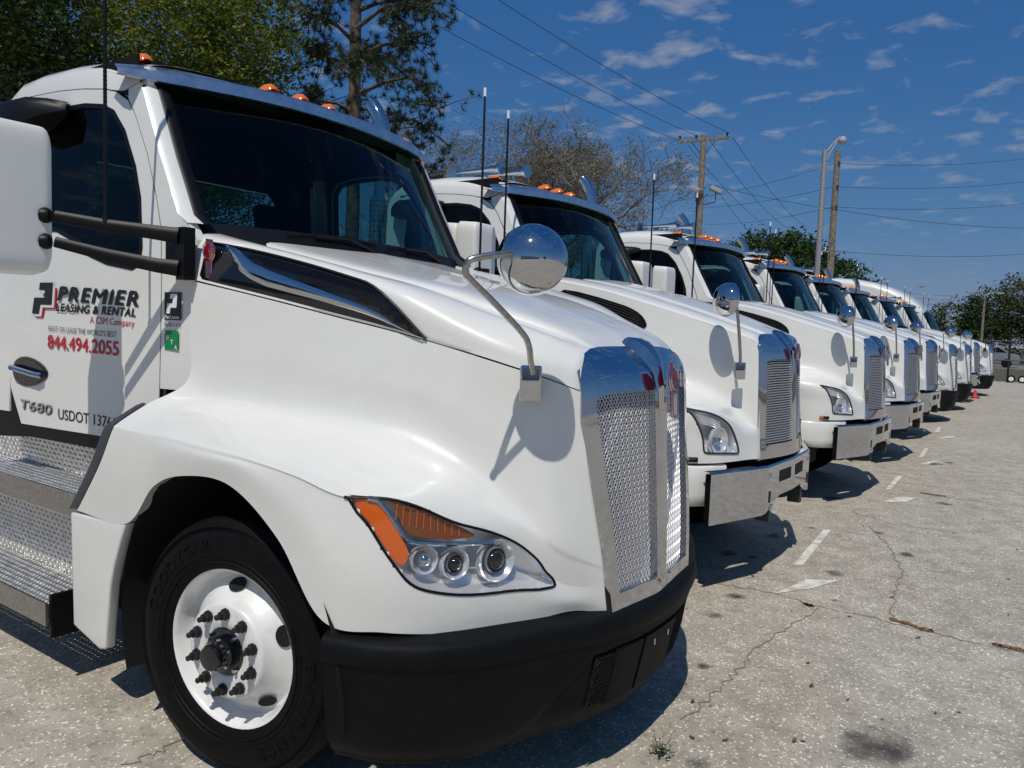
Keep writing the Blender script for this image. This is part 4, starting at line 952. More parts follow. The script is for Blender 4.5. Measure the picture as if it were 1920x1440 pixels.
for (kd, x, y, a), lb in zip(SPOTS, LABELS):
    key = 'v' if kd == 'v' else 'a'
    if kd == 's':
        r = empty('semi_truck', (x, y, 0), a); make_cab(r, False); make_aero(r, 'black')
    elif key not in first:
        r = empty('semi_truck', (x, y, 0), a); make_cab(r, key == 'v'); (make_voc if key == 'v' else make_aero)(r); first[key] = r
    else:
        r = copy_tree(first[key]); r.location = (x, y, 0); r.rotation_euler = (0, 0, a)
    tag(r, lb, 'truck', 'white tractor trucks parked side by side'); trucks.append(r)
for c in kids(trucks[0]):
    if c.name.startswith('exhaust_stack'):
        for d in kids(c): bpy.data.objects.remove(d)
        bpy.data.objects.remove(c)

# ---- sleeper box and roof fairing of the last truck; it carries no visor
tr = trucks[-1]
for c in list(kids(tr)):
    if c.name.split('.')[0] in ('sun_visor', 'marker_light', 'roof', 'rear_wall', 'exhaust_stack', 'rear_trim', 'fuel_tank', 'side_mirror') and c.name.split('.')[0] not in ('side_mirror',):
        for d in kids(c): bpy.data.objects.remove(d)
        bpy.data.objects.remove(c)
P = []
for x, z in ((-.80, 2.70), (-.86, 2.82), (-1.0, 2.98), (-1.2, 3.15), (-1.5, 3.36), (-1.9, 3.55), (-2.4, 3.72), (-3.0, 3.84), (-3.6, 3.89), (-3.95, 3.88), (-4.0, 3.80)):
    wd = lerp([-4, -2, -1.2, -.8], [1.18, 1.14, 1.04, .90], x); zb = lerp([-4, -2.1, -2.0, -1.0, -.8], [1.1, 1.1, 2.70, 2.70, 2.66], x); row = [(x, -wd, zb)]
    zs = z-.22 if z-.22 > zb else (z+zb)/2
    row.append((x, -wd, (zb+zs)/2)); row.append((x, -wd+.005, zs))
    for k in range(13):
        t = math.pi*k/12; s_ = -math.cos(t); row.append((x, math.copysign(abs(s_)**.55, s_)*(wd-.01) if abs(s_) > 1e-6 else 0, zs+(z-zs)*math.sin(t)**.7))
    row += [(x, wd-.005, zs), (x, wd, (zb+zs)/2), (x, wd, zb)]; P.append(row)
G().grid(P).obj('sleeper', 'white_paint', tr, 50, recalc=True)
G().box((-4.0, 0, 2.4), (.03, 2.3, 2.7)).obj('sleeper_back', 'white_paint', tr, 30)
two(tr, G().box((-3.0, -1.02, .75), (1.9, .40, .62)), 'side_fairing', 'white_paint', bevel=.04)
G().tube([(-.80, y, 2.715-.02*abs(y)) for y in (-.88, -.6, 0, .6, .88)], .02, 6).obj('roof_seal_strip', 'black_trim', tr)

# ---- lettering on the nearest truck
T1 = trucks[0]; door1 = [c for c in kids(T1) if c.name.startswith('door')][0]; cowl1 = [c for c in kids(T1) if c.name.startswith('cowl_panel')][0]
def dmap(x, z, o): return Vector((x, yside(x, z)-o, z))
def cmap(x, z, o):
    return Vector((x, yside(x, z)+.02*max(0, (x+.62)/.17)**2-o, z))
def letter(body, x0, x1, zb, cap, m, name, parent, bold=0, shear=0, slope=0, ext=0, off=.0025, fm=dmap, spacing=1, fat=0):
    vs, fs = text_mesh(body, 1, bold, shear, 0, 'LEFT', 1, spacing)
    xa = min(p[0] for p in vs); xb = max(p[0] for p in vs); ya = 0; yb = max(p[1] for p in vs)
    pts = [fm(x0+(p[0]-xa)/(xb-xa)*(x1-x0), zb+p[1]/yb*cap+slope*((p[0]-xa)/(xb-xa)), off+ext) for p in vs]
    g = G().add(pts, fs)
    for q in range(1, 4 if fat else 0): g.add([p+Vector((fat*q/3, -.0001*q-.08*fat*q/3*0, (fat*.5 if q == 2 else 0))) for p in pts], fs)
    if ext:
        n = len(pts); g.add([fm(x0+(p[0]-xa)/(xb-xa)*(x1-x0)+.006, zb+p[1]/yb*cap-.007, .002) for p in vs], fs)
    return g.obj(name, m, parent, 20)
letter('PREMIER', -1.452, -.842, 1.766, .063, 'decal_black', 'lettering', door1, 0, .22, -.020, spacing=1.12, fat=.013)
letter('LEASING & RENTAL', -1.462, -.858, 1.716, .036, 'decal_black', 'lettering', door1, 0, .22, -.014, spacing=1.10, fat=.006)
letter('A CSM Company', -1.19, -.862, 1.667, .030, 'decal_red', 'lettering', door1, .0, 0, -.008)
letter("RENT OR LEASE THE WORLD'S BEST", -1.528, -.992, 1.620, .026, 'decal_grey', 'lettering', door1, .0, 0, -.012)
letter('844.494.2055', -1.536, -.980, 1.538, .062, 'decal_red', 'lettering', door1, 0, 0, -.012, fat=.005)
letter('USDOT 137664', -1.451, -.955, 1.200, .050, 'decal_black', 'lettering', door1, .006, 0, -.004)
bd = letter('T680', -1.775, -1.50, 1.222, .048, 'gloss_black', 'badge', door1, .01, .1, -.010, 0, .0025)
letter('T680', -1.777, -1.502, 1.226, .046, 'polished_steel', 'badge', door1, .0, .1, -.010, 0, .007)
LP = [(.38, 1.0), (1.0, 1.0), (1.0, .60), (.93, .40), (.45, .40), (.36, 0), (0, 0), (.12, .50), (.55, .50), (.62, .62), (.62, .80), (.34, .80)]
LP = [(.40, 1), (1.0, 1), (.93, .30), (.40, .30), (.33, 0), (0, 0), (.12, .52), (.58, .52), (.63, .76), (.35, .76)]
def pp(poly, x0, x1, z0, z1, o, fm=dmap): return G().plate(poly, [], lambda a, b, d: fm(x0+a*(x1-x0), z0+b*(z1-z0), o-d), .0015)
pp(LP, -1.635, -1.455, 1.682, 1.826, .002).obj('logo_outline', 'decal_red', door1, 20, recalc=True)
pp(LP, -1.645, -1.465, 1.688, 1.834, .004).obj('logo_gap', 'white_paint', door1, 20, recalc=True)
pp(LP, -1.662, -1.480, 1.700, 1.851, .006).obj('logo', 'decal_black', door1, 20, recalc=True)
SQ = [(0, 0), (1, 0), (1, 1), (0, 1)]
s1 = pp(SQ, -.657, -.556, 1.695, 1.812, .0022, cmap).obj('sticker', 'decal_black', cowl1, 20, recalc=True)
pp(LP, -.643, -.574, 1.722, 1.805, .004, cmap).obj('sticker_logo', 'decal_white', cowl1, 20, recalc=True)
letter('PacLease', -.652, -.562, 1.701, .015, 'decal_white', 'sticker_lettering', cowl1, .01, 0, 0, 0, .004, cmap)
letter('922-111', -.657, -.558, 1.668, .017, 'decal_black', 'sticker_lettering', cowl1, .012, .15, 0, 0, .0025, cmap)
pp(SQ, -.656, -.570, 1.570, 1.650, .0022, cmap).obj('sticker', 'decal_green', cowl1, 20, recalc=True)
for ch, a, b in (('I', .03, .80), ('F', .16, .52), ('T', .48, .30), ('A', .76, .03)):
    letter(ch, -.656+a*.086, -.656+(a+(.05 if ch == 'I' else .20))*.086, 1.570+b*.08, .018, 'decal_white', 'sticker_lettering', cowl1, .02, 0, 0, 0, .004, cmap)

# ================================================================== ground
gm = mat('concrete', (.38, .36, .31), .85)
n, l, b = nodes(gm); t = n.new('ShaderNodeTexCoord')
def nn(kind, **k):
    x = n.new(kind)
    for a, v in k.items():
        if a in x.inputs: x.inputs[a].default_value = v
        else: setattr(x, a, v)
    return x
def ramp(src, p0, p1, c0, c1):
    r = n.new('ShaderNodeValToRGB'); r.color_ramp.elements[0].position = p0; r.color_ramp.elements[1].position = p1
    r.color_ramp.elements[0].color = (*c0, 1); r.color_ramp.elements[1].color = (*c1, 1); l.new(src, r.inputs[0]); return r.outputs[0]
def mixn(f, a, bb, bt='MIX'):
    m_ = n.new('ShaderNodeMix'); m_.data_type = 'RGBA'; m_.blend_type = bt
    if isinstance(f, float): m_.inputs['Factor'].default_value = f
    else: l.new(f, m_.inputs['Factor'])
    l.new(a, m_.inputs['A']); l.new(bb, m_.inputs['B']); return m_.outputs['Result']
big = nn('ShaderNodeTexNoise', Scale=.45, Detail=6.0, Roughness=.6); l.new(t.outputs['Object'], big.inputs['Vector'])
mid = nn('ShaderNodeTexNoise', Scale=5.0, Detail=8.0, Roughness=.65); l.new(t.outputs['Object'], mid.inputs['Vector'])
fin = nn('ShaderNodeTexNoise', Scale=160.0, Detail=3.0); l.new(t.outputs['Object'], fin.inputs['Vector'])
c1 = ramp(big.outputs[0], .35, .65, (.385, .348, .278), (.455, .418, .345))
c2 = ramp(mid.outputs[0], .3, .7, (.72, .71, .69), (1.18, 1.17, 1.16))
base = mixn(1.0, c1, c2, 'MULTIPLY')
vo = nn('ShaderNodeTexVoronoi', Scale=66.0, Randomness=1.0); wn = nn('ShaderNodeTexNoise', Scale=30.0, Detail=2.0)
mpv = n.new('ShaderNodeMix'); mpv.data_type = 'VECTOR'; mpv.inputs['Factor'].default_value = .035
l.new(t.outputs['Object'], wn.inputs['Vector']); l.new(t.outputs['Object'], mpv.inputs['A']); l.new(wn.outputs['Color'], mpv.inputs['B']); l.new(mpv.outputs['Result'], vo.inputs['Vector'])
sepc = n.new('ShaderNodeSeparateColor'); l.new(vo.outputs['Color'], sepc.inputs[0])
def gmath(op, a, bb):
    m_ = n.new('ShaderNodeMath'); m_.operation = op; m_.use_clamp = True
    for i, q in enumerate((a, bb)):
        if isinstance(q, (int, float)): m_.inputs[i].default_value = q
        else: l.new(q, m_.inputs[i])
    return m_.outputs[0]
rad_ = gmath('ADD', gmath('MULTIPLY', sepc.outputs['Red'], .28), .16)
spk = gmath('MULTIPLY', gmath('GREATER_THAN', rad_, vo.outputs['Distance']), gmath('GREATER_THAN', sepc.outputs['Green'], .50))
wear = ramp(mid.outputs[0], .36, .56, (.5, .5, .5), (1, 1, 1)); sw = n.new('ShaderNodeSeparateColor'); l.new(wear, sw.inputs[0])
spk = gmath('MULTIPLY', spk, sw.outputs[0])
spc = n.new('ShaderNodeRGB'); spc.outputs[0].default_value = (.86, .82, .72, 1)
dk = gmath('MULTIPLY', gmath('LESS_THAN', sepc.outputs['Green'], .10), .35)
dkc = n.new('ShaderNodeRGB'); dkc.outputs[0].default_value = (.12, .105, .085, 1)
base = mixn(spk, base, spc.outputs[0]); base = mixn(dk, base, dkc.outputs[0])
l.new(base, b.inputs['Base Color'])
bu = n.new('ShaderNodeBump'); bu.inputs['Strength'].default_value = .5; bu.inputs['Distance'].default_value = .004
l.new(fin.outputs[0], bu.inputs['Height']); l.new(bu.outputs[0], b.inputs['Normal'])
def flat(pts, z): return G().add([(x, y, z) for x, y in pts], [tuple(range(len(pts)))])
XG = [-900, -40, -8, 12, 40, 900]; YG = [-900, -60, -6, 40.6, 120, 1500]
gr = flat([(-900, -900), (900, -900), (900, 1500), (-900, 1500)], 0).obj('ground', 'concrete'); tag(gr, kind='structure')
noisy(mat('road_asphalt', (.2, .2, .19), .9), 3, (.19, .185, .175), (.25, .245, .235))
noisy(mat('grass', (.07, .09, .03), .95), 2.5, (.075, .07, .04), (.14, .115, .075))
rdo = flat([(-60, 62), (90, 62), (90, 74), (-60, 74)], .008).obj('road', 'road_asphalt'); tag(rdo, kind='structure')
vg = flat([(-160, 74.2), (160, 74.2), (160, 400), (-160, 400)], .006).obj('verge', 'grass'); tag(vg, kind='structure')
vg2 = flat([(-60, 40.2), (90, 40.2), (90, 61.8), (-60, 61.8)], .005).obj('verge', 'grass'); tag(vg2, kind='structure')
# marks, cracks, stains on the concrete (parts of the ground)
pm = noisy(mat('worn_paint', (.6, .58, .5), .8), 9, (.46, .43, .37), (.78, .75, .67), 8, .36, .56, coord='Object')
def strip(name, pts, wid, z, m):
    P = []; V = [Vector((*p, 0)) for p in pts]
    for i, p in enumerate(V):
        d = (V[min(i+1, len(V)-1)]-V[max(i-1, 0)]).normalized(); s_ = Vector((-d.y, d.x, 0)); ww = wid*(.6+.8*rnd.random()) if len(V) > 2 else wid
        P.append([tuple(p-s_*ww)[:2]+(z,), tuple(p+s_*ww)[:2]+(z,)])
    g = G().grid(P); o = g.obj(name, m, gr); return o
MARKS = [[(1.059, 2.325), (1.151, 2.789), (1.342, 2.922), (1.231, 2.608)], [(0.98, 3.077), (1.044, 3.133), (0.966, 4.414), (0.913, 4.367)], [(1.123, 6.052), (1.205, 6.445), (1.392, 6.623), (1.322, 6.24)], [(1.035, 6.854), (1.084, 6.901), (1.058, 7.983), (1.004, 7.929)], [(1.088, 9.252), (1.196, 9.667), (1.307, 9.781), (1.208, 9.374)], [(1.001, 9.982), (1.057, 10.041), (1.007, 11.15), (0.959, 11.099)], [(0.973, 12.771), (1.07, 13.275), (1.218, 13.341), (1.11, 12.923)], [(0.821, 13.843), (0.894, 13.927), (0.817, 14.899), (0.766, 14.839)]]
for m_ in MARKS:
    flat(m_, .004).obj('parking_mark', 'worn_paint', gr, 0)
mat('crack_dirt', (.22, .195, .15), .95); noisy(mat('leaf_debris', (.2, .1, .05), .95), 60, (.10, .045, .022), (.30, .15, .075), bump=.5, bscale=120)
CR = [[(0.544, 2.224), (0.806, 2.303), (1.047, 2.342), (1.339, 2.265), (1.682, 2.28), (1.991, 2.246), (2.3, 2.244), (2.476, 2.268)], [(1.224, 0.351), (1.242, 0.685), (1.247, 1.023), (1.241, 1.358), (1.295, 1.743), (1.36, 2.246)], [(1.773, 2.311), (1.708, 2.929), (1.679, 3.513), (1.545, 3.934), (1.39, 4.42), (1.208, 4.859)], [(0.16, 6.547), (0.85, 7.005), (1.575, 6.87), (2.415, 6.93)], [(0.114, 9.89), (1.198, 10.676), (2.362, 11.065)], [(0.459, 12.893), (1.058, 13.894), (2.32, 14.274)], [(0.129, 17.077), (0.861, 18.687), (2.253, 19.397)], [(-0.348, -1.342), (-0.329, -1.147), (-0.383, -0.866)], [(0.977, 5.343), (1.406, 5.039), (1.918, 5.126)]]
for c_ in CR:
    fine = []
    for i in range(len(c_)-1):
        for k in range(9):
            f = k/9; fine.append((c_[i][0]*(1-f)+c_[i+1][0]*f+rnd.uniform(-.022, .022), c_[i][1]*(1-f)+c_[i+1][1]*f+rnd.uniform(-.022, .022)))
    fine.append(c_[-1]); strip('crack', fine, .0036, .0032, 'crack_dirt')
DB = [[(1.77, 2.331), (1.997, 2.271)], [(2.303, 2.294), (2.463, 2.294)], [(1.38, 6.949), (1.632, 6.925)], [(1.274, 2.26), (1.317, 2.247)]]
for d_ in DB:
    fine = []
    for k in range(15):
        f = k/14; fine.append((d_[0][0]*(1-f)+d_[1][0]*f+rnd.uniform(-.01, .01), d_[0][1]*(1-f)+d_[1][1]*f+rnd.uniform(-.01, .01)))
    strip('crack_filling', fine, .022, .006, 'leaf_debris')
sm_ = bpy.data.materials.new('oil_stain'); sm_.use_nodes = True; n2_ = sm_.node_tree.nodes; l2_ = sm_.node_tree.links; b2_ = n2_['Principled BSDF']
b2_.inputs['Base Color'].default_value = (.045, .042, .038, 1); b2_.inputs['Roughness'].default_value = .6
tx = n2_.new('ShaderNodeTexCoord'); gd = n2_.new('ShaderNodeTexGradient'); gd.gradient_type = 'SPHERICAL'; mpn = n2_.new('ShaderNodeMapping'); mpn.inputs['Location'].default_value = (-1, -1, 0); mpn.inputs['Scale'].default_value = (2, 2, 1)
l2_.new(tx.outputs['Generated'], mpn.inputs[0]); l2_.new(mpn.outputs[0], gd.inputs[0])
nz_ = n2_.new('ShaderNodeTexNoise'); nz_.inputs['Scale'].default_value = 7; nz_.inputs['Detail'].default_value = 7; l2_.new(tx.outputs['Object'], nz_.inputs['Vector'])
ad = n2_.new('ShaderNodeMath'); ad.operation = 'MULTIPLY_ADD'; ad.inputs[1].default_value = 1.1; l2_.new(gd.outputs['Fac'], ad.inputs[0])
sb = n2_.new('ShaderNodeMath'); sb.operation = 'SUBTRACT'; sb.inputs[1].default_value = .62; l2_.new(nz_.outputs[0], sb.inputs[0]); l2_.new(sb.outputs[0], ad.inputs[2])
mrn = n2_.new('ShaderNodeMapRange'); mrn.inputs['From Min'].default_value = .05; mrn.inputs['From Max'].default_value = .55; mrn.inputs['To Max'].default_value = .72; l2_.new(ad.outputs[0], mrn.inputs['Value'])
l2_.new(mrn.outputs[0], b2_.inputs['Alpha']); M['oil_stain'] = sm_
for x, y, rx, ry, a in [(1.278, 3.086, 0.16, 0.07, 0.9), (0.87, 2.112, 0.14, 0.08, 0.9), (0.811, 4.372, 0.1, 0.05, 0.9), (0.489, 3.064, 0.2, 0.08, 0.9), (1.953, 0.647, 0.34, 0.16, 0.9), (1.404, 0.056, 0.12, 0.05, 0.9), (1.41, 2.463, 0.06, 0.03, 0.9), (0.674, 3.077, 0.12, 0.05, 0.9), (1.256, 9.423, 0.3, 0.1, 0.9), (1.665, 6.461, 0.2, 0.08, 0.9), (0.885, 1.673, 0.1, 0.05, 0.9), (0.619, 3.844, 0.16, 0.07, 0.9), (1.339, 4.606, 0.12, 0.06, 0.9), (1.427, 9.719, 0.2, 0.08, 0.9), (1.631, 4.009, 0.15, 0.06, 0.9), (1.094, 0.938, 0.08, 0.04, 0.9), (0.665, 5.862, 0.25, 0.08, 0.9)]:
    pts = [(x+rx*math.cos(R(k*15))*math.cos(a)-ry*math.sin(R(k*15))*math.sin(a), y+rx*math.cos(R(k*15))*math.sin(a)+ry*math.sin(R(k*15))*math.cos(a)) for k in range(24)]
    flat(pts, .0022).obj('oil_stain', 'oil_stain', gr, 0)
# loose leaves and twigs: nobody could count them
noisy(mat('dry_leaf', (.12, .06, .03), .9), 30, (.05, .03, .018), (.22, .12, .06))
g = G()
for k in range(150):
    u_ = rnd.random(); x = rnd.uniform(.7, 4.5); y = -1.2+13*u_**1.3; a = rnd.uniform(0, 6.3); s_ = rnd.uniform(.010, .028); c, d = math.cos(a), math.sin(a); h = rnd.uniform(.004, .015)
    if x < 1.3 and y < 0: continue
    q = [(x+c*s_, y+d*s_, h), (x-d*s_*.4, y+c*s_*.4, .006), (x-c*s_, y-d*s_, .005+h*.5), (x+d*s_*.4, y-c*s_*.4, .006)]
    g.add(q, [(0, 1, 2), (0, 2, 3)])
tag(g.obj('leaf_litter', 'dry_leaf', None, 0), 'scattered dry leaves and twigs on the concrete', 'leaf litter', kind='stuff')
# small weed in a crack at the bottom edge
mat('weed_green', (.07, .09, .03), .8); mat('weed_dry', (.10, .07, .04), .9)
g = G(); w0 = Vector((1.262, 0.003, 0.004))
for k in range(70):
    a = rnd.uniform(0, 6.3); rr = rnd.uniform(.0, .045); h = rnd.uniform(.004, .05); p = w0+Vector((rr*math.cos(a), rr*math.sin(a), h)); s_ = rnd.uniform(.006, .012); q = Vector((rnd.uniform(-1, 1), rnd.uniform(-1, 1), rnd.uniform(-.3, .6))).normalized(); q2 = q.cross(Vector((0, 0, 1))).normalized()
    g.add([p, p+q*s_+q2*s_*.5, p+q*s_*2, p+q*s_-q2*s_*.5], [(0, 1, 2), (0, 2, 3)])
wd = g.obj('weed', 'weed_green', None, 0); tag(wd, 'small green weed growing from the concrete at the bottom edge', 'weed')
g = G()
for k in range(9):
    a = rnd.uniform(0, 6.3); g.tube([w0, w0+Vector((.03*math.cos(a), .03*math.sin(a), .03)), w0+Vector((.07*math.cos(a), .07*math.sin(a), rnd.uniform(.02, .10)))], .0012, 3)
g.obj('stem', 'weed_dry', wd, 0)

# ================================================================== trees
def foliage(name, c0, c1, trans=.25):
    m = mat(name, c0, .65, 0, 0, .25); n, l, b = nodes(m); g = n.new('ShaderNodeNewGeometry'); r = n.new('ShaderNodeValToRGB')
    r.color_ramp.elements[0].color = (*c0, 1); r.color_ramp.elements[1].color = (*c1, 1); l.new(g.outputs['Random Per Island'], r.inputs[0]); l.new(r.outputs[0], b.inputs['Base Color'])
    t = n.new('ShaderNodeBsdfTranslucent'); l.new(r.outputs[0], t.inputs['Color']); mx = n.new('ShaderNodeMixShader'); mx.inputs[0].default_value = trans
    l.new(b.outputs[0], mx.inputs[1]); l.new(t.outputs[0], mx.inputs[2]); l.new(mx.outputs[0], n['Material Output'].inputs[0])
foliage('leaf_bright', (.06, .09, .010), (.24, .28, .04), .40); foliage('leaf_dark', (.018, .040, .008), (.065, .10, .018), .25)
foliage('leaf_mid', (.022, .05, .012), (.06, .105, .025), .25); foliage('leaf_olive', (.045, .06, .022), (.13, .13, .06), .25)
foliage('needle', (.018, .035, .012), (.05, .075, .022), .15); foliage('moss', (.10, .09, .06), (.33, .30, .22), .3)
noisy(mat('bark', (.09, .07, .055), .95), 6, (.05, .038, .03), (.14, .11, .085), bump=.8, bscale=18)
noisy(mat('bark_grey', (.16, .14, .12), .95), 5, (.10, .09, .075), (.22, .195, .165), bump=.6, bscale=14)
def rvec(): 
    while True:
        v = Vector((rnd.uniform(-1, 1), rnd.uniform(-1, 1), rnd.uniform(-1, 1)))
        if .01 < v.length < 1: return v
def leaf_cloud(blobs, clumps, per, crad, size, asp=.55):
    vs = []; fs = []; vol = [b[3]*b[4]*b[5] for b in blobs]
    for k in range(clumps):
        b = rnd.choices(blobs, vol)[0]; d = rvec(); d = d.normalized()*(d.length**.45 if d.length > .2 else .5)
        c = Vector((b[0]+d.x*b[3], b[1]+d.y*b[4], b[2]+d.z*b[5])); cr_ = crad*rnd.uniform(.6, 1.4)
        for j in range(int(per*rnd.uniform(.6, 1.4))):
            p = c+Vector((rnd.gauss(0, .5), rnd.gauss(0, .5), rnd.gauss(0, .4)))*cr_
            a = rvec().normalized(); a.z = a.z*.6; a.normalize(); q = a.cross(rvec()).normalized(); s = size*rnd.uniform(.6, 1.4); o = len(vs)
            vs += [p-a*s, p+q*s*asp, p+a*s, p-q*s*asp]; fs.append((o, o+1, o+2, o+3))
    return G().add(vs, fs)
def limbs(base, h, r0_, spread, seed, n=7, curve=.3):
    rr = random.Random(seed); g = G(); base = Vector(base); top = base+Vector((rr.uniform(-.3, .3), rr.uniform(-.3, .3), h))
    tp = [base, base+(top-base)*.3+Vector((.1, .05, 0)), base+(top-base)*.65, top]; g.tube(tp, [r0_*1.25, r0_, r0_*.75, r0_*.3], 9)
    for k in range(n):
        f = .35+.6*k/n; p = base+(top-base)*f; a = rr.uniform(0, 6.3); ln = spread*rr.uniform(.6, 1.1)*(1.1-.5*f)
        d = Vector((math.cos(a), math.sin(a), rr.uniform(.25, .8))); q1 = p+d*ln*.5+Vector((0, 0, rr.uniform(-.1, .3))); q2 = p+d*ln+Vector((rr.uniform(-.5, .5), rr.uniform(-.5, .5), rr.uniform(0, .6)))
        g.tube([p, q1, q2], [r0_*.45, r0_*.28, r0_*.08], 6)
        for j in range(3): e = q1+(q2-q1)*rr.random(); g.tube([e, e+Vector((rr.uniform(-1, 1), rr.uniform(-1, 1), rr.uniform(.1, .9)))*ln*.35], [r0_*.16, r0_*.03], 4)
    return g
def leafy(name, loc, label, blobs, clumps, per, crad, size, m, h, r0_, spread, seed, bark='bark', group=None, asp=.55):
    tr_ = empty(name, loc); bl = [(b[0], b[1], b[2], b[3], b[4], b[5]) for b in blobs]
    limbs((0, 0, 0), h, r0_, spread, seed).obj('trunk', bark, tr_, 60)
    leaf_cloud(bl, clumps, per, crad, size, asp).obj('crown', m, tr_, 0)
    return tag(tr_, label, 'tree', group)
leafy('shade_tree', (-21.9, 10.8, 0), 'bright green leafy tree behind the roof of the nearest truck', [(0, 0, 9.5, 4.6, 4.4, 4.6), (-1.5, -1, 6, 4.2, 4, 3.2), (1.4, 1.4, 11, 3.2, 3.2, 3.2), (.5, 1.2, 7.2, 3.6, 3.6, 3)], 1350, 95, .62, .066, 'leaf_bright', 9, .28, 4, 3)
leafy('shade_tree', (-20.8, 4.9, 0), 'dark green leafy tree at the top left corner', [(0, 0, 9, 3.4, 3.6, 4.8), (-.6, -1, 5.5, 3.4, 3.4, 3), (0, 1.0, 11.5, 2.8, 2.4, 2.6)], 850, 85, .6, .068, 'leaf_dark', 9, .26, 3.4, 5)
leafy('dense_tree', (-18.6, 71.0, 0), 'rounded dark green tree behind the bare lamp pole', [(0, 0, 7.2, 4.6, 4.2, 4.2), (-4.6, 0, 6.0, 3.6, 3.4, 3.3), (4.6, 0, 5.6, 3.8, 3.4, 3.2), (-1.8, 0, 9.2, 2.8, 2.6, 2.2), (2.2, 0, 8.2, 3, 2.6, 2.4), (7.2, .5, 4.2, 2.2, 2.2, 2.2)], 620, 48, .85, .17, 'leaf_mid', 8, .45, 5, 11)
leafy('roadside_tree', (3.2, 84, 0), 'olive green tree with sparse top at the right edge behind the fence', [(0, 0, 5.0, 5.0, 3, 3.4), (1.4, 0, 8.0, 3.2, 2.6, 2.6), (-2.4, 0, 6.6, 2.4, 2.2, 1.9), (4.0, 0, 6, 3.6, 3, 3.6)], 480, 44, .85, .12, 'leaf_olive', 6, .22, 4, 21, 'bark_grey')
leafy('roadside_tree', (-4.2, 83, 0), 'dark low tree behind the sloping sleeper roof at the far end', [(0, 0, 3.2, 3.4, 2.6, 2.6), (2.4, 0, 4.4, 3, 2.4, 2.4), (2.8, 0, 2.4, 3.6, 2.2, 2.2)], 330, 46, .75, .12, 'leaf_dark', 4.5, .2, 2.6, 22, 'bark_grey')
leafy('roadside_tree', (10.5, 88, 0), 'green tree beyond the small blue building by the fence', [(0, 0, 4.5, 3.6, 3, 3), (2, 0, 6, 3, 3, 2.4)], 240, 40, .8, .14, 'leaf_mid', 6, .24, 4, 23)
# tall pine
tr_ = empty('pine_tree', (-17.6, 16.1, 0)); rr = random.Random(8); g = G(); tufts = []
g.tube([(0, 0, 0), (.05, .05, 6), (-.05, .1, 12), (.05, 0, 19)], [.30, .23, .19, .08], 12)
def right_dir(u, f, up_): d = r0*u+Vector((fw.x, fw.y, 0)).normalized()*f; return Vector((d.x, d.y, up_))
LB = [(6.7, 2.6, .4, .1, -.05), (7.6, 1.5, -.6, .1, .0), (8.3, 3.3, .5, .18, -.28), (9.4, 3.1, -.4, .25, -.45), (8.9, -1.6, .4, .3, .0), (7.3, -1.6, -.3, .25, .1), (10.2, -1.6, .5, .45, .05), (10.6, 2.6, .2, .35, -.1), (11.2, -1.5, -.6, .5, 0), (11.6, 2.7, -.6, .4, -.15), (12.2, 2.1, .5, .3, -.05), (12.5, -1.9, 0, .4, 0), (13.2, 2.4, 0, .4, 0), (13.8, -1.8, .6, .4, 0), (14.4, 2.2, .5, .4, 0), (9.9, .6, -2.0, .2, 0), (9.0, -.4, 2.0, .2, 0), (11.0, .5, 2.2, .3, 0), (15, -1.5, 0, .5, 0), (15.8, 1.5, .6, .4, 0), (16.8, 1.2, -.6, .4, 0), (17.5, -1.0, .3, .4, 0)]
for z0, ln, ff, up1, up2 in LB:
    p0 = Vector((0, 0, z0)); d1 = right_dir(ln, ff, 0); p1 = p0+d1*.35+Vector((0, 0, up1*abs(ln)*.6)); p2 = p0+d1*.7+Vector((rr.uniform(-.2, .2), rr.uniform(-.2, .2), up1*abs(ln)*.8)); p3 = p0+d1+Vector((0, 0, up1*abs(ln)+up2*abs(ln)))
    g.tube([p0, p1, p2, p3], [.085, .06, .045, .018], 6); tufts.append(p3)
    pts = [p1, p2, p3]
    for k in range(26):
        f = rr.uniform(.15, 1); e = (p1+(p2-p1)*f*2) if f < .5 else (p2+(p3-p2)*(f-.5)*2); dv = Vector((rr.uniform(-1, 1), rr.uniform(-1, 1), rr.uniform(-.9, .7)))*rr.uniform(.45, 1.25); m1 = e+dv*.5+Vector((0, 0, rr.uniform(-.1, .15))); e2 = e+dv
        g.tube([e, m1, e2], [.022, .015, .008], 4); tufts.append(e2)
        for j in range(3): q = m1+(e2-m1)*rr.random(); q2 = q+Vector((rr.uniform(-1, 1), rr.uniform(-1, 1), rr.uniform(-.7, .8)))*.38; g.tube([q, q2], [.010, .006], 3); tufts.append(q2)
g.obj('trunk', 'bark', tr_, 60)
vs = []; fs = []
for t_ in tufts:
    ax = rvec().normalized()
    for k in range(34):
        d = (rvec().normalized()+Vector((0, 0, .25))).normalized(); L_ = rr.uniform(.16, .28); s_ = d.cross(ax).normalized()*.0105; o = len(vs); vs += [t_-s_, t_+s_, t_+d*L_]; fs.append((o, o+1, o+2))
G().add(vs, fs).obj('crown', 'needle', tr_, 0); tag(tr_, 'tall thin pine with drooping needle tufts behind the nearest truck', 'pine tree')
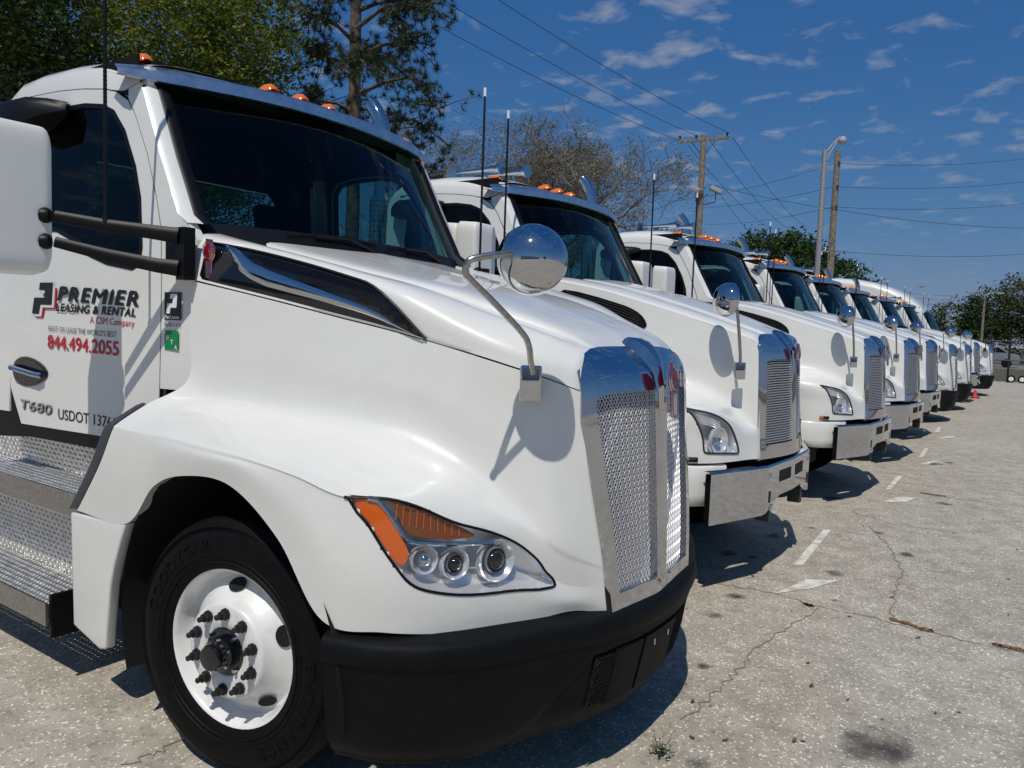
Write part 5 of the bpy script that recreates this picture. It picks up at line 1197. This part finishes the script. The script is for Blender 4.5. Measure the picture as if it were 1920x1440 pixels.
# broad oak with bare grey twigs
tr_ = empty('oak_tree', (-23.0, 35.4, 0)); rr = random.Random(12); g = G(); ends = []; cnt = [0]
def grow(p, d, ln, rad, lev):
    n_ = 4; path = [p]; dd = d.copy(); rads = [rad]
    for k in range(n_):
        dd = (dd+Vector((rr.uniform(-.38, .38), rr.uniform(-.38, .38), rr.uniform(-.22, .30)))).normalized(); path.append(path[-1]+dd*ln/n_); rads.append(max(.016, rad*(1-.36*(k+1)/n_)))
    g.tube(path, rads, 7 if lev < 2 else 4 if lev < 4 else 3, False); cnt[0] += 1
    if lev >= 7: ends.append(path[-1]); ends.append(path[2]); return
    kids_ = 2 if lev < 1 else 3
    for k in range(kids_):
        b_ = path[rr.choice((2, 3, 4))] if k else path[4]
        nd = (dd*.62+Vector((rr.uniform(-1, 1), rr.uniform(-1, 1), rr.uniform(-.35, .6)))*.95).normalized()
        grow(b_, nd, ln*rr.uniform(.62, .82), rads[-1]*(.88 if k == 0 else .70), lev+1)
trunk_top = Vector((0, 0, 2.6)); g.tube([(0, 0, 0), (.1, 0, 1.4), trunk_top], [.75, .6, .58], 10)
for u_, f_, z_, ln in ((-1, .2, .75, 4.2), (-.35, -.5, 1.0, 4.6), (.30, .5, 1.15, 4.6), (.95, -.1, .75, 4.2), (.5, -.7, .8, 3.8)):
    d = right_dir(u_, f_, z_).normalized(); grow(trunk_top, d, ln, .42, 1)
g.obj('trunk', 'bark_grey', tr_, 60)
vs = []; fs = []
for e in ends:
    for k in range(7):
        p = e+rvec()*.55; a = rvec().normalized(); q = a.cross(rvec()).normalized(); s_ = rr.uniform(.035, .075); o = len(vs); vs += [p-a*s_*1.8, p+q*s_*.35, p+a*s_*1.8, p-q*s_*.35]; fs.append((o, o+1, o+2, o+3))
cl_ = leaf_cloud([(r0.x*u_, r0.y*u_, z_, a_, a_, b_) for u_, z_, a_, b_ in ((-4.2, 8.6, 2.3, 1.9), (-1.6, 11.6, 2.6, 1.9), (1.8, 11.2, 2.7, 2.1), (4.6, 8.2, 2.2, 2.2), (1.5, 7.4, 3.0, 1.8), (-3.4, 5.6, 2.4, 1.5), (5.2, 5.4, 1.8, 1.6))], 620, 44, .8, .075, .3)
G().add(vs, fs).add(cl_.v, cl_.f).obj('crown', 'moss', tr_, 0); tag(tr_, 'broad bare oak with twisted grey limbs behind the second truck', 'oak tree')

# ================================================================== poles, lamps and wires
noisy(mat('pole_wood', (.2, .17, .13), .9), 8, (.13, .11, .085), (.27, .23, .18), bump=.5, bscale=40)
noisy(mat('galvanised', (.33, .33, .33), .55, .4), 12, (.27, .27, .27), (.38, .38, .38)); mat('wire', (.02, .02, .022), .6); mat('lamp_grey', (.35, .35, .34), .5); mat('lamp_lens', (.55, .55, .52), .3)
pl = empty('utility_pole', (-11.35, 32.3, 0))
G().tube([(0, 0, 0), (0, 0, 11.0)], [.19, .13], 12).obj('pole', 'pole_wood', pl, 60)
ca = G().box((-.0, .0, 10.78), (2.36, .10, .13), Matrix.Rotation(R(35), 3, 'Z') @ Matrix.Rotation(R(-6.5), 3, 'Y')).obj('crossarm', 'pole_wood', pl, 30)
for k, f in enumerate((-1.1, -.35, 1.1)): G().lathe([(.03, 0), (.03, .08), (.06, .09), (.05, .17), (0, .18)], (f*.82, f*.57, 10.85+f*.11), (0, 0, 1), 10).obj('insulator', 'gloss_black', pl, 50)
G().tube([(0, 0, 10.0), (.45, .32, 10.75)], .02, 5).tube([(0, 0, 10.0), (-.45, -.32, 10.65)], .02, 5).obj('brace', 'dark_metal', pl)
for q, yaw in (((-.10, -.30, 8.45), -70), ((.70, .08, 8.42), -35)):
    rm = Matrix.Rotation(R(yaw+60), 3, 'Z') @ Matrix.Rotation(R(25), 3, 'Y')
    fl = G().box(q, (.55, .42, .18), rm).obj('floodlight', 'lamp_grey', pl, 30, bevel=.03)
    G().tube([Vector(q)+Vector((0, 0, -.1)), Vector(q)+Vector((0, 0, -.55)), (.0, .0, 7.75)], .025, 6).obj('flood_bracket', 'dark_metal', fl)
tag(pl, 'wooden utility pole with crossarm and two floodlights beside the bare oak', 'utility pole')
lp = empty('light_pole', (-4.63, 27.0, 0))
G().tube([(0, 0, 0), (0, 0, 8.55)], [.12, .085], 14).obj('pole', 'galvanised', lp, 60)
G().tube([(0, 0, 8.4), (.18, .26, 8.78), (.36, .52, 9.08)], .03, 6).tube([(0, 0, 8.0), (.16, .24, 8.55), (.34, .50, 9.02)], .022, 6).obj('arm', 'galvanised', lp, 50)
G().lathe([(.02, .16), (.10, .12), (.16, .0), (.15, -.08), (.08, -.15), (0, -.17)], (.44, .62, 8.98), (.2, .3, 1), 14).obj('lamp_head', 'lamp_grey', lp, 50)
tag(lp, 'galvanised steel lamp pole with a single curved arm over the trucks', 'lamp pole')
p2 = empty('utility_pole', (-6.62, 38.0, 0)); G().tube([(0, 0, 0), (0, 0, 10.96)], [.20, .14], 12).obj('pole', 'pole_wood', p2, 60)
G().box((0, 0, 6.05), (.9, .08, .08), Matrix.Rotation(R(35), 3, 'Z')).box((0, 0, 4.6), (2.2, .09, .10), Matrix.Rotation(R(35), 3, 'Z')).tube([(0, 0, 4.1), (.6, .4, 4.55)], .02, 5).tube([(0, 0, 4.1), (-.6, -.4, 4.55)], .02, 5).obj('crossarm', 'galvanised', p2, 30)
for z in (10.35, 9.2, 8.2): G().box((.12, -.12, z), (.10, .10, .14)).obj('insulator', 'dark_metal', p2, 30)
tag(p2, 'plain leaning wooden utility pole just right of the steel lamp pole', 'utility pole')
sl = empty('street_lamp', (-.63, 50.1, 0)); G().tube([(0, 0, 0), (0, 0, 4.7)], [.10, .06], 10).obj('pole', 'pole_wood', sl, 60)
for s_ in (-1, 1):
    G().tube([(0, 0, 4.5), (s_*.3, s_*.2, 4.75), (s_*.6, s_*.42, 4.72)], .03, 5).obj('arm', 'lamp_grey', sl); G().box((s_*.72, s_*.5, 4.70), (.42, .16, .09), Matrix.Rotation(R(35), 3, 'Z')).obj('lamp_head', 'lamp_grey', sl, 30, bevel=.02)
tag(sl, 'slim twin-headed street lamp standing before the right edge trees', 'street lamp')
s2 = empty('street_lamp', (-31.9, 41.4, 0)); G().tube([(0, 0, 0), (0, 0, 12.3)], [.12, .08], 10).obj('pole', 'galvanised', s2, 60)
G().tube([(0, 0, 12.1), (.5, .4, 12.75), (1.0, .8, 13.15)], .05, 6).obj('arm', 'galvanised', s2); G().box((1.25, 1.0, 13.2), (.7, .3, .22), Matrix.Rotation(R(38), 3, 'Z')).obj('lamp_head', 'lamp_grey', s2, 30, bevel=.05)
tag(s2, 'single-armed street lamp peeking over the roof of the second truck', 'street lamp')
WIRES = [ ((-12.14, 31.75, 10.64), (-13.7, 15.49, 10.94)) , ((-11.55, 32.18, 10.92), (-12.8, 15.02, 11.22)) , ((-10.32, 33.04, 11.1), (-11.62, 16.2, 11.4)) , ((-11.93, 31.88, 10.5), (-20.06, 73.89, 12.13)) , ((-11.13, 32.46, 10.79), (-18.78, 74.77, 12.18)) , ((-10.23, 33.09, 10.92), (-17.29, 75.81, 12.35)) , ((-21.2, 54.86, 12.22), (-6.69, 37.9, 10.35)) , ((-6.69, 37.9, 10.35), (0.71, 55.42, 13.34)) , ((-21.15, 54.83, 11.47), (-6.61, 37.86, 9.2)) , ((-6.61, 37.86, 9.2), (0.81, 55.36, 11.91)) , ((-20.04, 55.49, 10.27), (-6.62, 37.76, 8.2)) , ((-6.62, 37.76, 8.2), (0.91, 55.31, 10.56)) , ((-15.38, 58.43, 7.35), (-6.56, 37.61, 6.04)) , ((-6.56, 37.61, 6.04), (1.13, 55.18, 7.41)) , ((-11.08, 32.3, 8.72), (-6.42, 36.65, 7.92)) , ((-6.42, 36.65, 7.92), (1.14, 50.41, 8.39)) , ((-11.57, 31.94, 8.37), (-19.76, 43.43, 9.39)) , ((-9.7, 86.61, 6.68), (0.58, 93.68, 6.78)) , ((-9.67, 86.59, 6.23), (0.61, 93.66, 6.39)) , ((-36.91, 44.63, 18.5), (-42.77, 65.23, 21.9)) , ((-10.77, 32.51, 8.61), (-12.76, 48.06, 7.26)) ]
WL = ['lowest of three wires running from the crossarm to the upper left', 'middle of three wires running from the crossarm to the upper left', 'highest of three wires running from the crossarm to the upper left']+['wire falling from the crossarm behind the pole, %s of three' % q for q in ('left', 'middle', 'right')]+[q+h for q in ('topmost', 'second', 'third', 'lowest green') for h in (' wire running left from the plain pole', ' wire running right from the plain pole')]+['thick cable from the floodlights to the plain pole', 'thick cable sagging right from the plain pole', 'short wire from the floodlight pole to the oak', 'upper of two distant wires above the far trees', 'lower of two distant wires above the far trees', 'faint wire between the pine and the bare oak', 'guy wire falling right from the floodlights']
for (a, b_), wl_ in zip(WIRES, WL):
    a = Vector(a); b_ = Vector(b_); sag = (b_-a).length*.012
    o = G().tube([a+(b_-a)*k/14-Vector((0, 0, sag*4*(k/14)*(1-k/14))) for k in range(15)], .011 if (b_-a).length < 30 else .014, 5).obj('power_line', 'wire', None, 60)
    tag(o, wl_, 'power line', 'overhead wires')

# ================================================================== fence, street beyond, odds and ends
mat('black_steel', (.012, .012, .013), .5)
fe = empty('chain_link_fence', (0, 39, 0)); g = G()
for k in range(9):
    x = -10.2+k*2.8+.15; G().tube([(x, 0, 0), (x, 0, 2.0)], .045, 8).lathe([(.05, 0), (.03, .05), (0, .06)], (x, 0, 2.0), (0, 0, 1), 8).obj('post', 'black_steel', fe)
for z, r_ in ((1.88, .028), (1.0, .034), (.08, .025)): G().tube([(-12, -.02, z), (14, -.02, z)], r_, 6).obj('rail', 'black_steel', fe)
g = G(); st_ = .085
for k in range(-24, int(26/st_)):
    for s_ in (1, -1):
        x0_ = -12+k*st_; a = (x0_, 0, .08) if s_ > 0 else (x0_+1.8, 0, .08); b_ = (x0_+1.8, 0, 1.88) if s_ > 0 else (x0_, 0, 1.88)
        if a[0] < -12 or b_[0] < -12 or a[0] > 14 or b_[0] > 14: continue
        g.tube([a, b_], .0028, 3, False)
g.obj('wire_mesh', 'black_steel', fe, 0)
tag(fe, 'black chain-link fence with round posts closing the far end of the lot', 'fence')
for k, x in enumerate((1.30, 1.72)):
    wg = G().lathe([(.11, -.05), (.16, -.05), (.17, 0), (.16, .05), (.11, .05)], (x, 38.8, .17), (0, 1, 0), 18).obj('gate_wheel', 'rubber', None, 40)
    G().lathe([(0, -.055), (.10, -.055), (.10, .055), (0, .055)], (x, 38.8, .17), (0, 1, 0), 16).obj('hub', 'decal_white', wg, 40)
    tag(wg, ('small white-hubbed gate wheel at the fence, the left one of two', 'small white-hubbed gate wheel at the fence, the right one of two')[k], 'gate wheel', 'gate wheels')
mat('cone_red', (.55, .03, .03), .5)
cn = empty('traffic_cone', (.74, 25.4, 0)); G().lathe([(.13, .03), (.10, .09), (.04, .30), (.03, .33), (0, .33)], (0, 0, 0), (0, 0, 1), 18).obj('body', 'cone_red', cn, 50); G().box((0, 0, .015), (.34, .34, .03)).obj('base', 'black_trim', cn, 30)
cn.scale = (.8, .8, .8)
tag(cn, 'small red traffic cone on a black base beside the far black bumpers', 'traffic cone')
# silver car behind the fence
mat('silver_paint', (.42, .43, .44), .28, .6, .6); ct = empty('parked_car', (-1.2, 66, 0))
side = [(-2.2, .45), (-2.25, .8), (-2.1, 1.0), (-1.5, 1.08), (-.95, 1.5), (.9, 1.55), (1.6, 1.08), (2.15, .98), (2.25, .6), (2.2, .35), (-2.1, .35)]
G().plate(side, [], lambda a, b_, d: Vector((a, -.86+d, b_)), 1.72).obj('body', 'silver_paint', ct, 30, bevel=.05)
G().plate([(-1.36, 1.12), (-.90, 1.44), (-.05, 1.47), (-.05, 1.12)], [], lambda a, b_, d: Vector((a, -.875, b_)), 0).obj('window', 'gloss_black', ct); G().plate([(.03, 1.12), (.03, 1.47), (.84, 1.48), (1.42, 1.12)], [], lambda a, b_, d: Vector((a, -.875, b_)), 0).obj('window', 'gloss_black', ct)
for x in (-1.4, 1.4):
    for y in (-.80, .80): G().lathe([(0, -.11), (.2, -.11), (.33, -.10), (.33, .10), (0, .11)], (x, y, .33), (0, 1, 0), 18).obj('wheel', 'rubber', ct, 40)
tag(ct, 'silver car seen through the fence right of the farthest truck', 'car')
# small building with blue door
mat('blue_wall', (.01, .06, .30), .6); mat('pale_wall', (.55, .53, .48), .8); mat('window_dark', (.03, .035, .04), .2)
bd_ = empty('small_building', (6.2, 80, 0)); G().box((0, 0, 1.2), (7, 4, 2.4)).obj('wall', 'pale_wall', bd_, 30); G().box((0, 0, 2.5), (7.6, 4.6, .22)).obj('roof', 'decal_white', bd_, 30)
G().box((-2.4, -2.02, 1.05), (1.3, .06, 2.0)).obj('door', 'blue_wall', bd_, 30)
for x in (-.6, 1.4): G().box((x, -2.02, 1.4), (1.1, .06, 1.0)).obj('window', 'window_dark', bd_, 30)
tag(bd_, 'small pale building with white flat roof and blue door beyond the fence', 'building')
bi = empty('bird', (-5.75, 64.9, 5.97)); G().tube([(-.3, 0, 0), (0, 0, .0), (.3, 0, .02)], [.03, .10, .02], 6).obj('body', 'dark_metal', bi)
for s_ in (-1, 1): G().add([(0, 0, .03), (s_*.5, -.1, .16), (s_*.95, .05, .10), (s_*.5, .15, .12)], [(0, 1, 2, 3)]).obj('wing', 'decal_white', bi, 0)
bi.scale = (.5, .5, .5)
tag(bi, 'small white bird gliding in the sky above the far trucks', 'bird')
# across the lot, behind the photographer: what the chrome mirrors
wh = empty('warehouse', (30, -48, 0)); mat('metal_siding', (.50, .52, .53), .6)
G().box((0, 0, 3.2), (60, 16, 6.4)).obj('wall', 'metal_siding', wh, 30); G().box((0, 0, 6.5), (60.8, 16.8, .3)).obj('roof', 'galvanised', wh, 30)
for k in range(6): G().box((-24+k*9, 8.03, 2.2), (3.6, .08, 4.2)).obj('loading_door', 'pale_wall', wh, 30)
tag(wh, 'long grey warehouse reflected in the round chrome mirror', 'warehouse')
for k, (x, y) in enumerate(((-22, -34), (62, -20))):
    leafy('shade_tree', (x, y, 0), ('leafy tree across the lot, mirrored left of the warehouse', 'leafy tree across the lot, mirrored right of the warehouse')[k], [(0, 0, 5.5, 4.5, 4.5, 3.6)], 130, 30, 1.0, .3, 'leaf_mid', 5, .3, 3, 40+k)
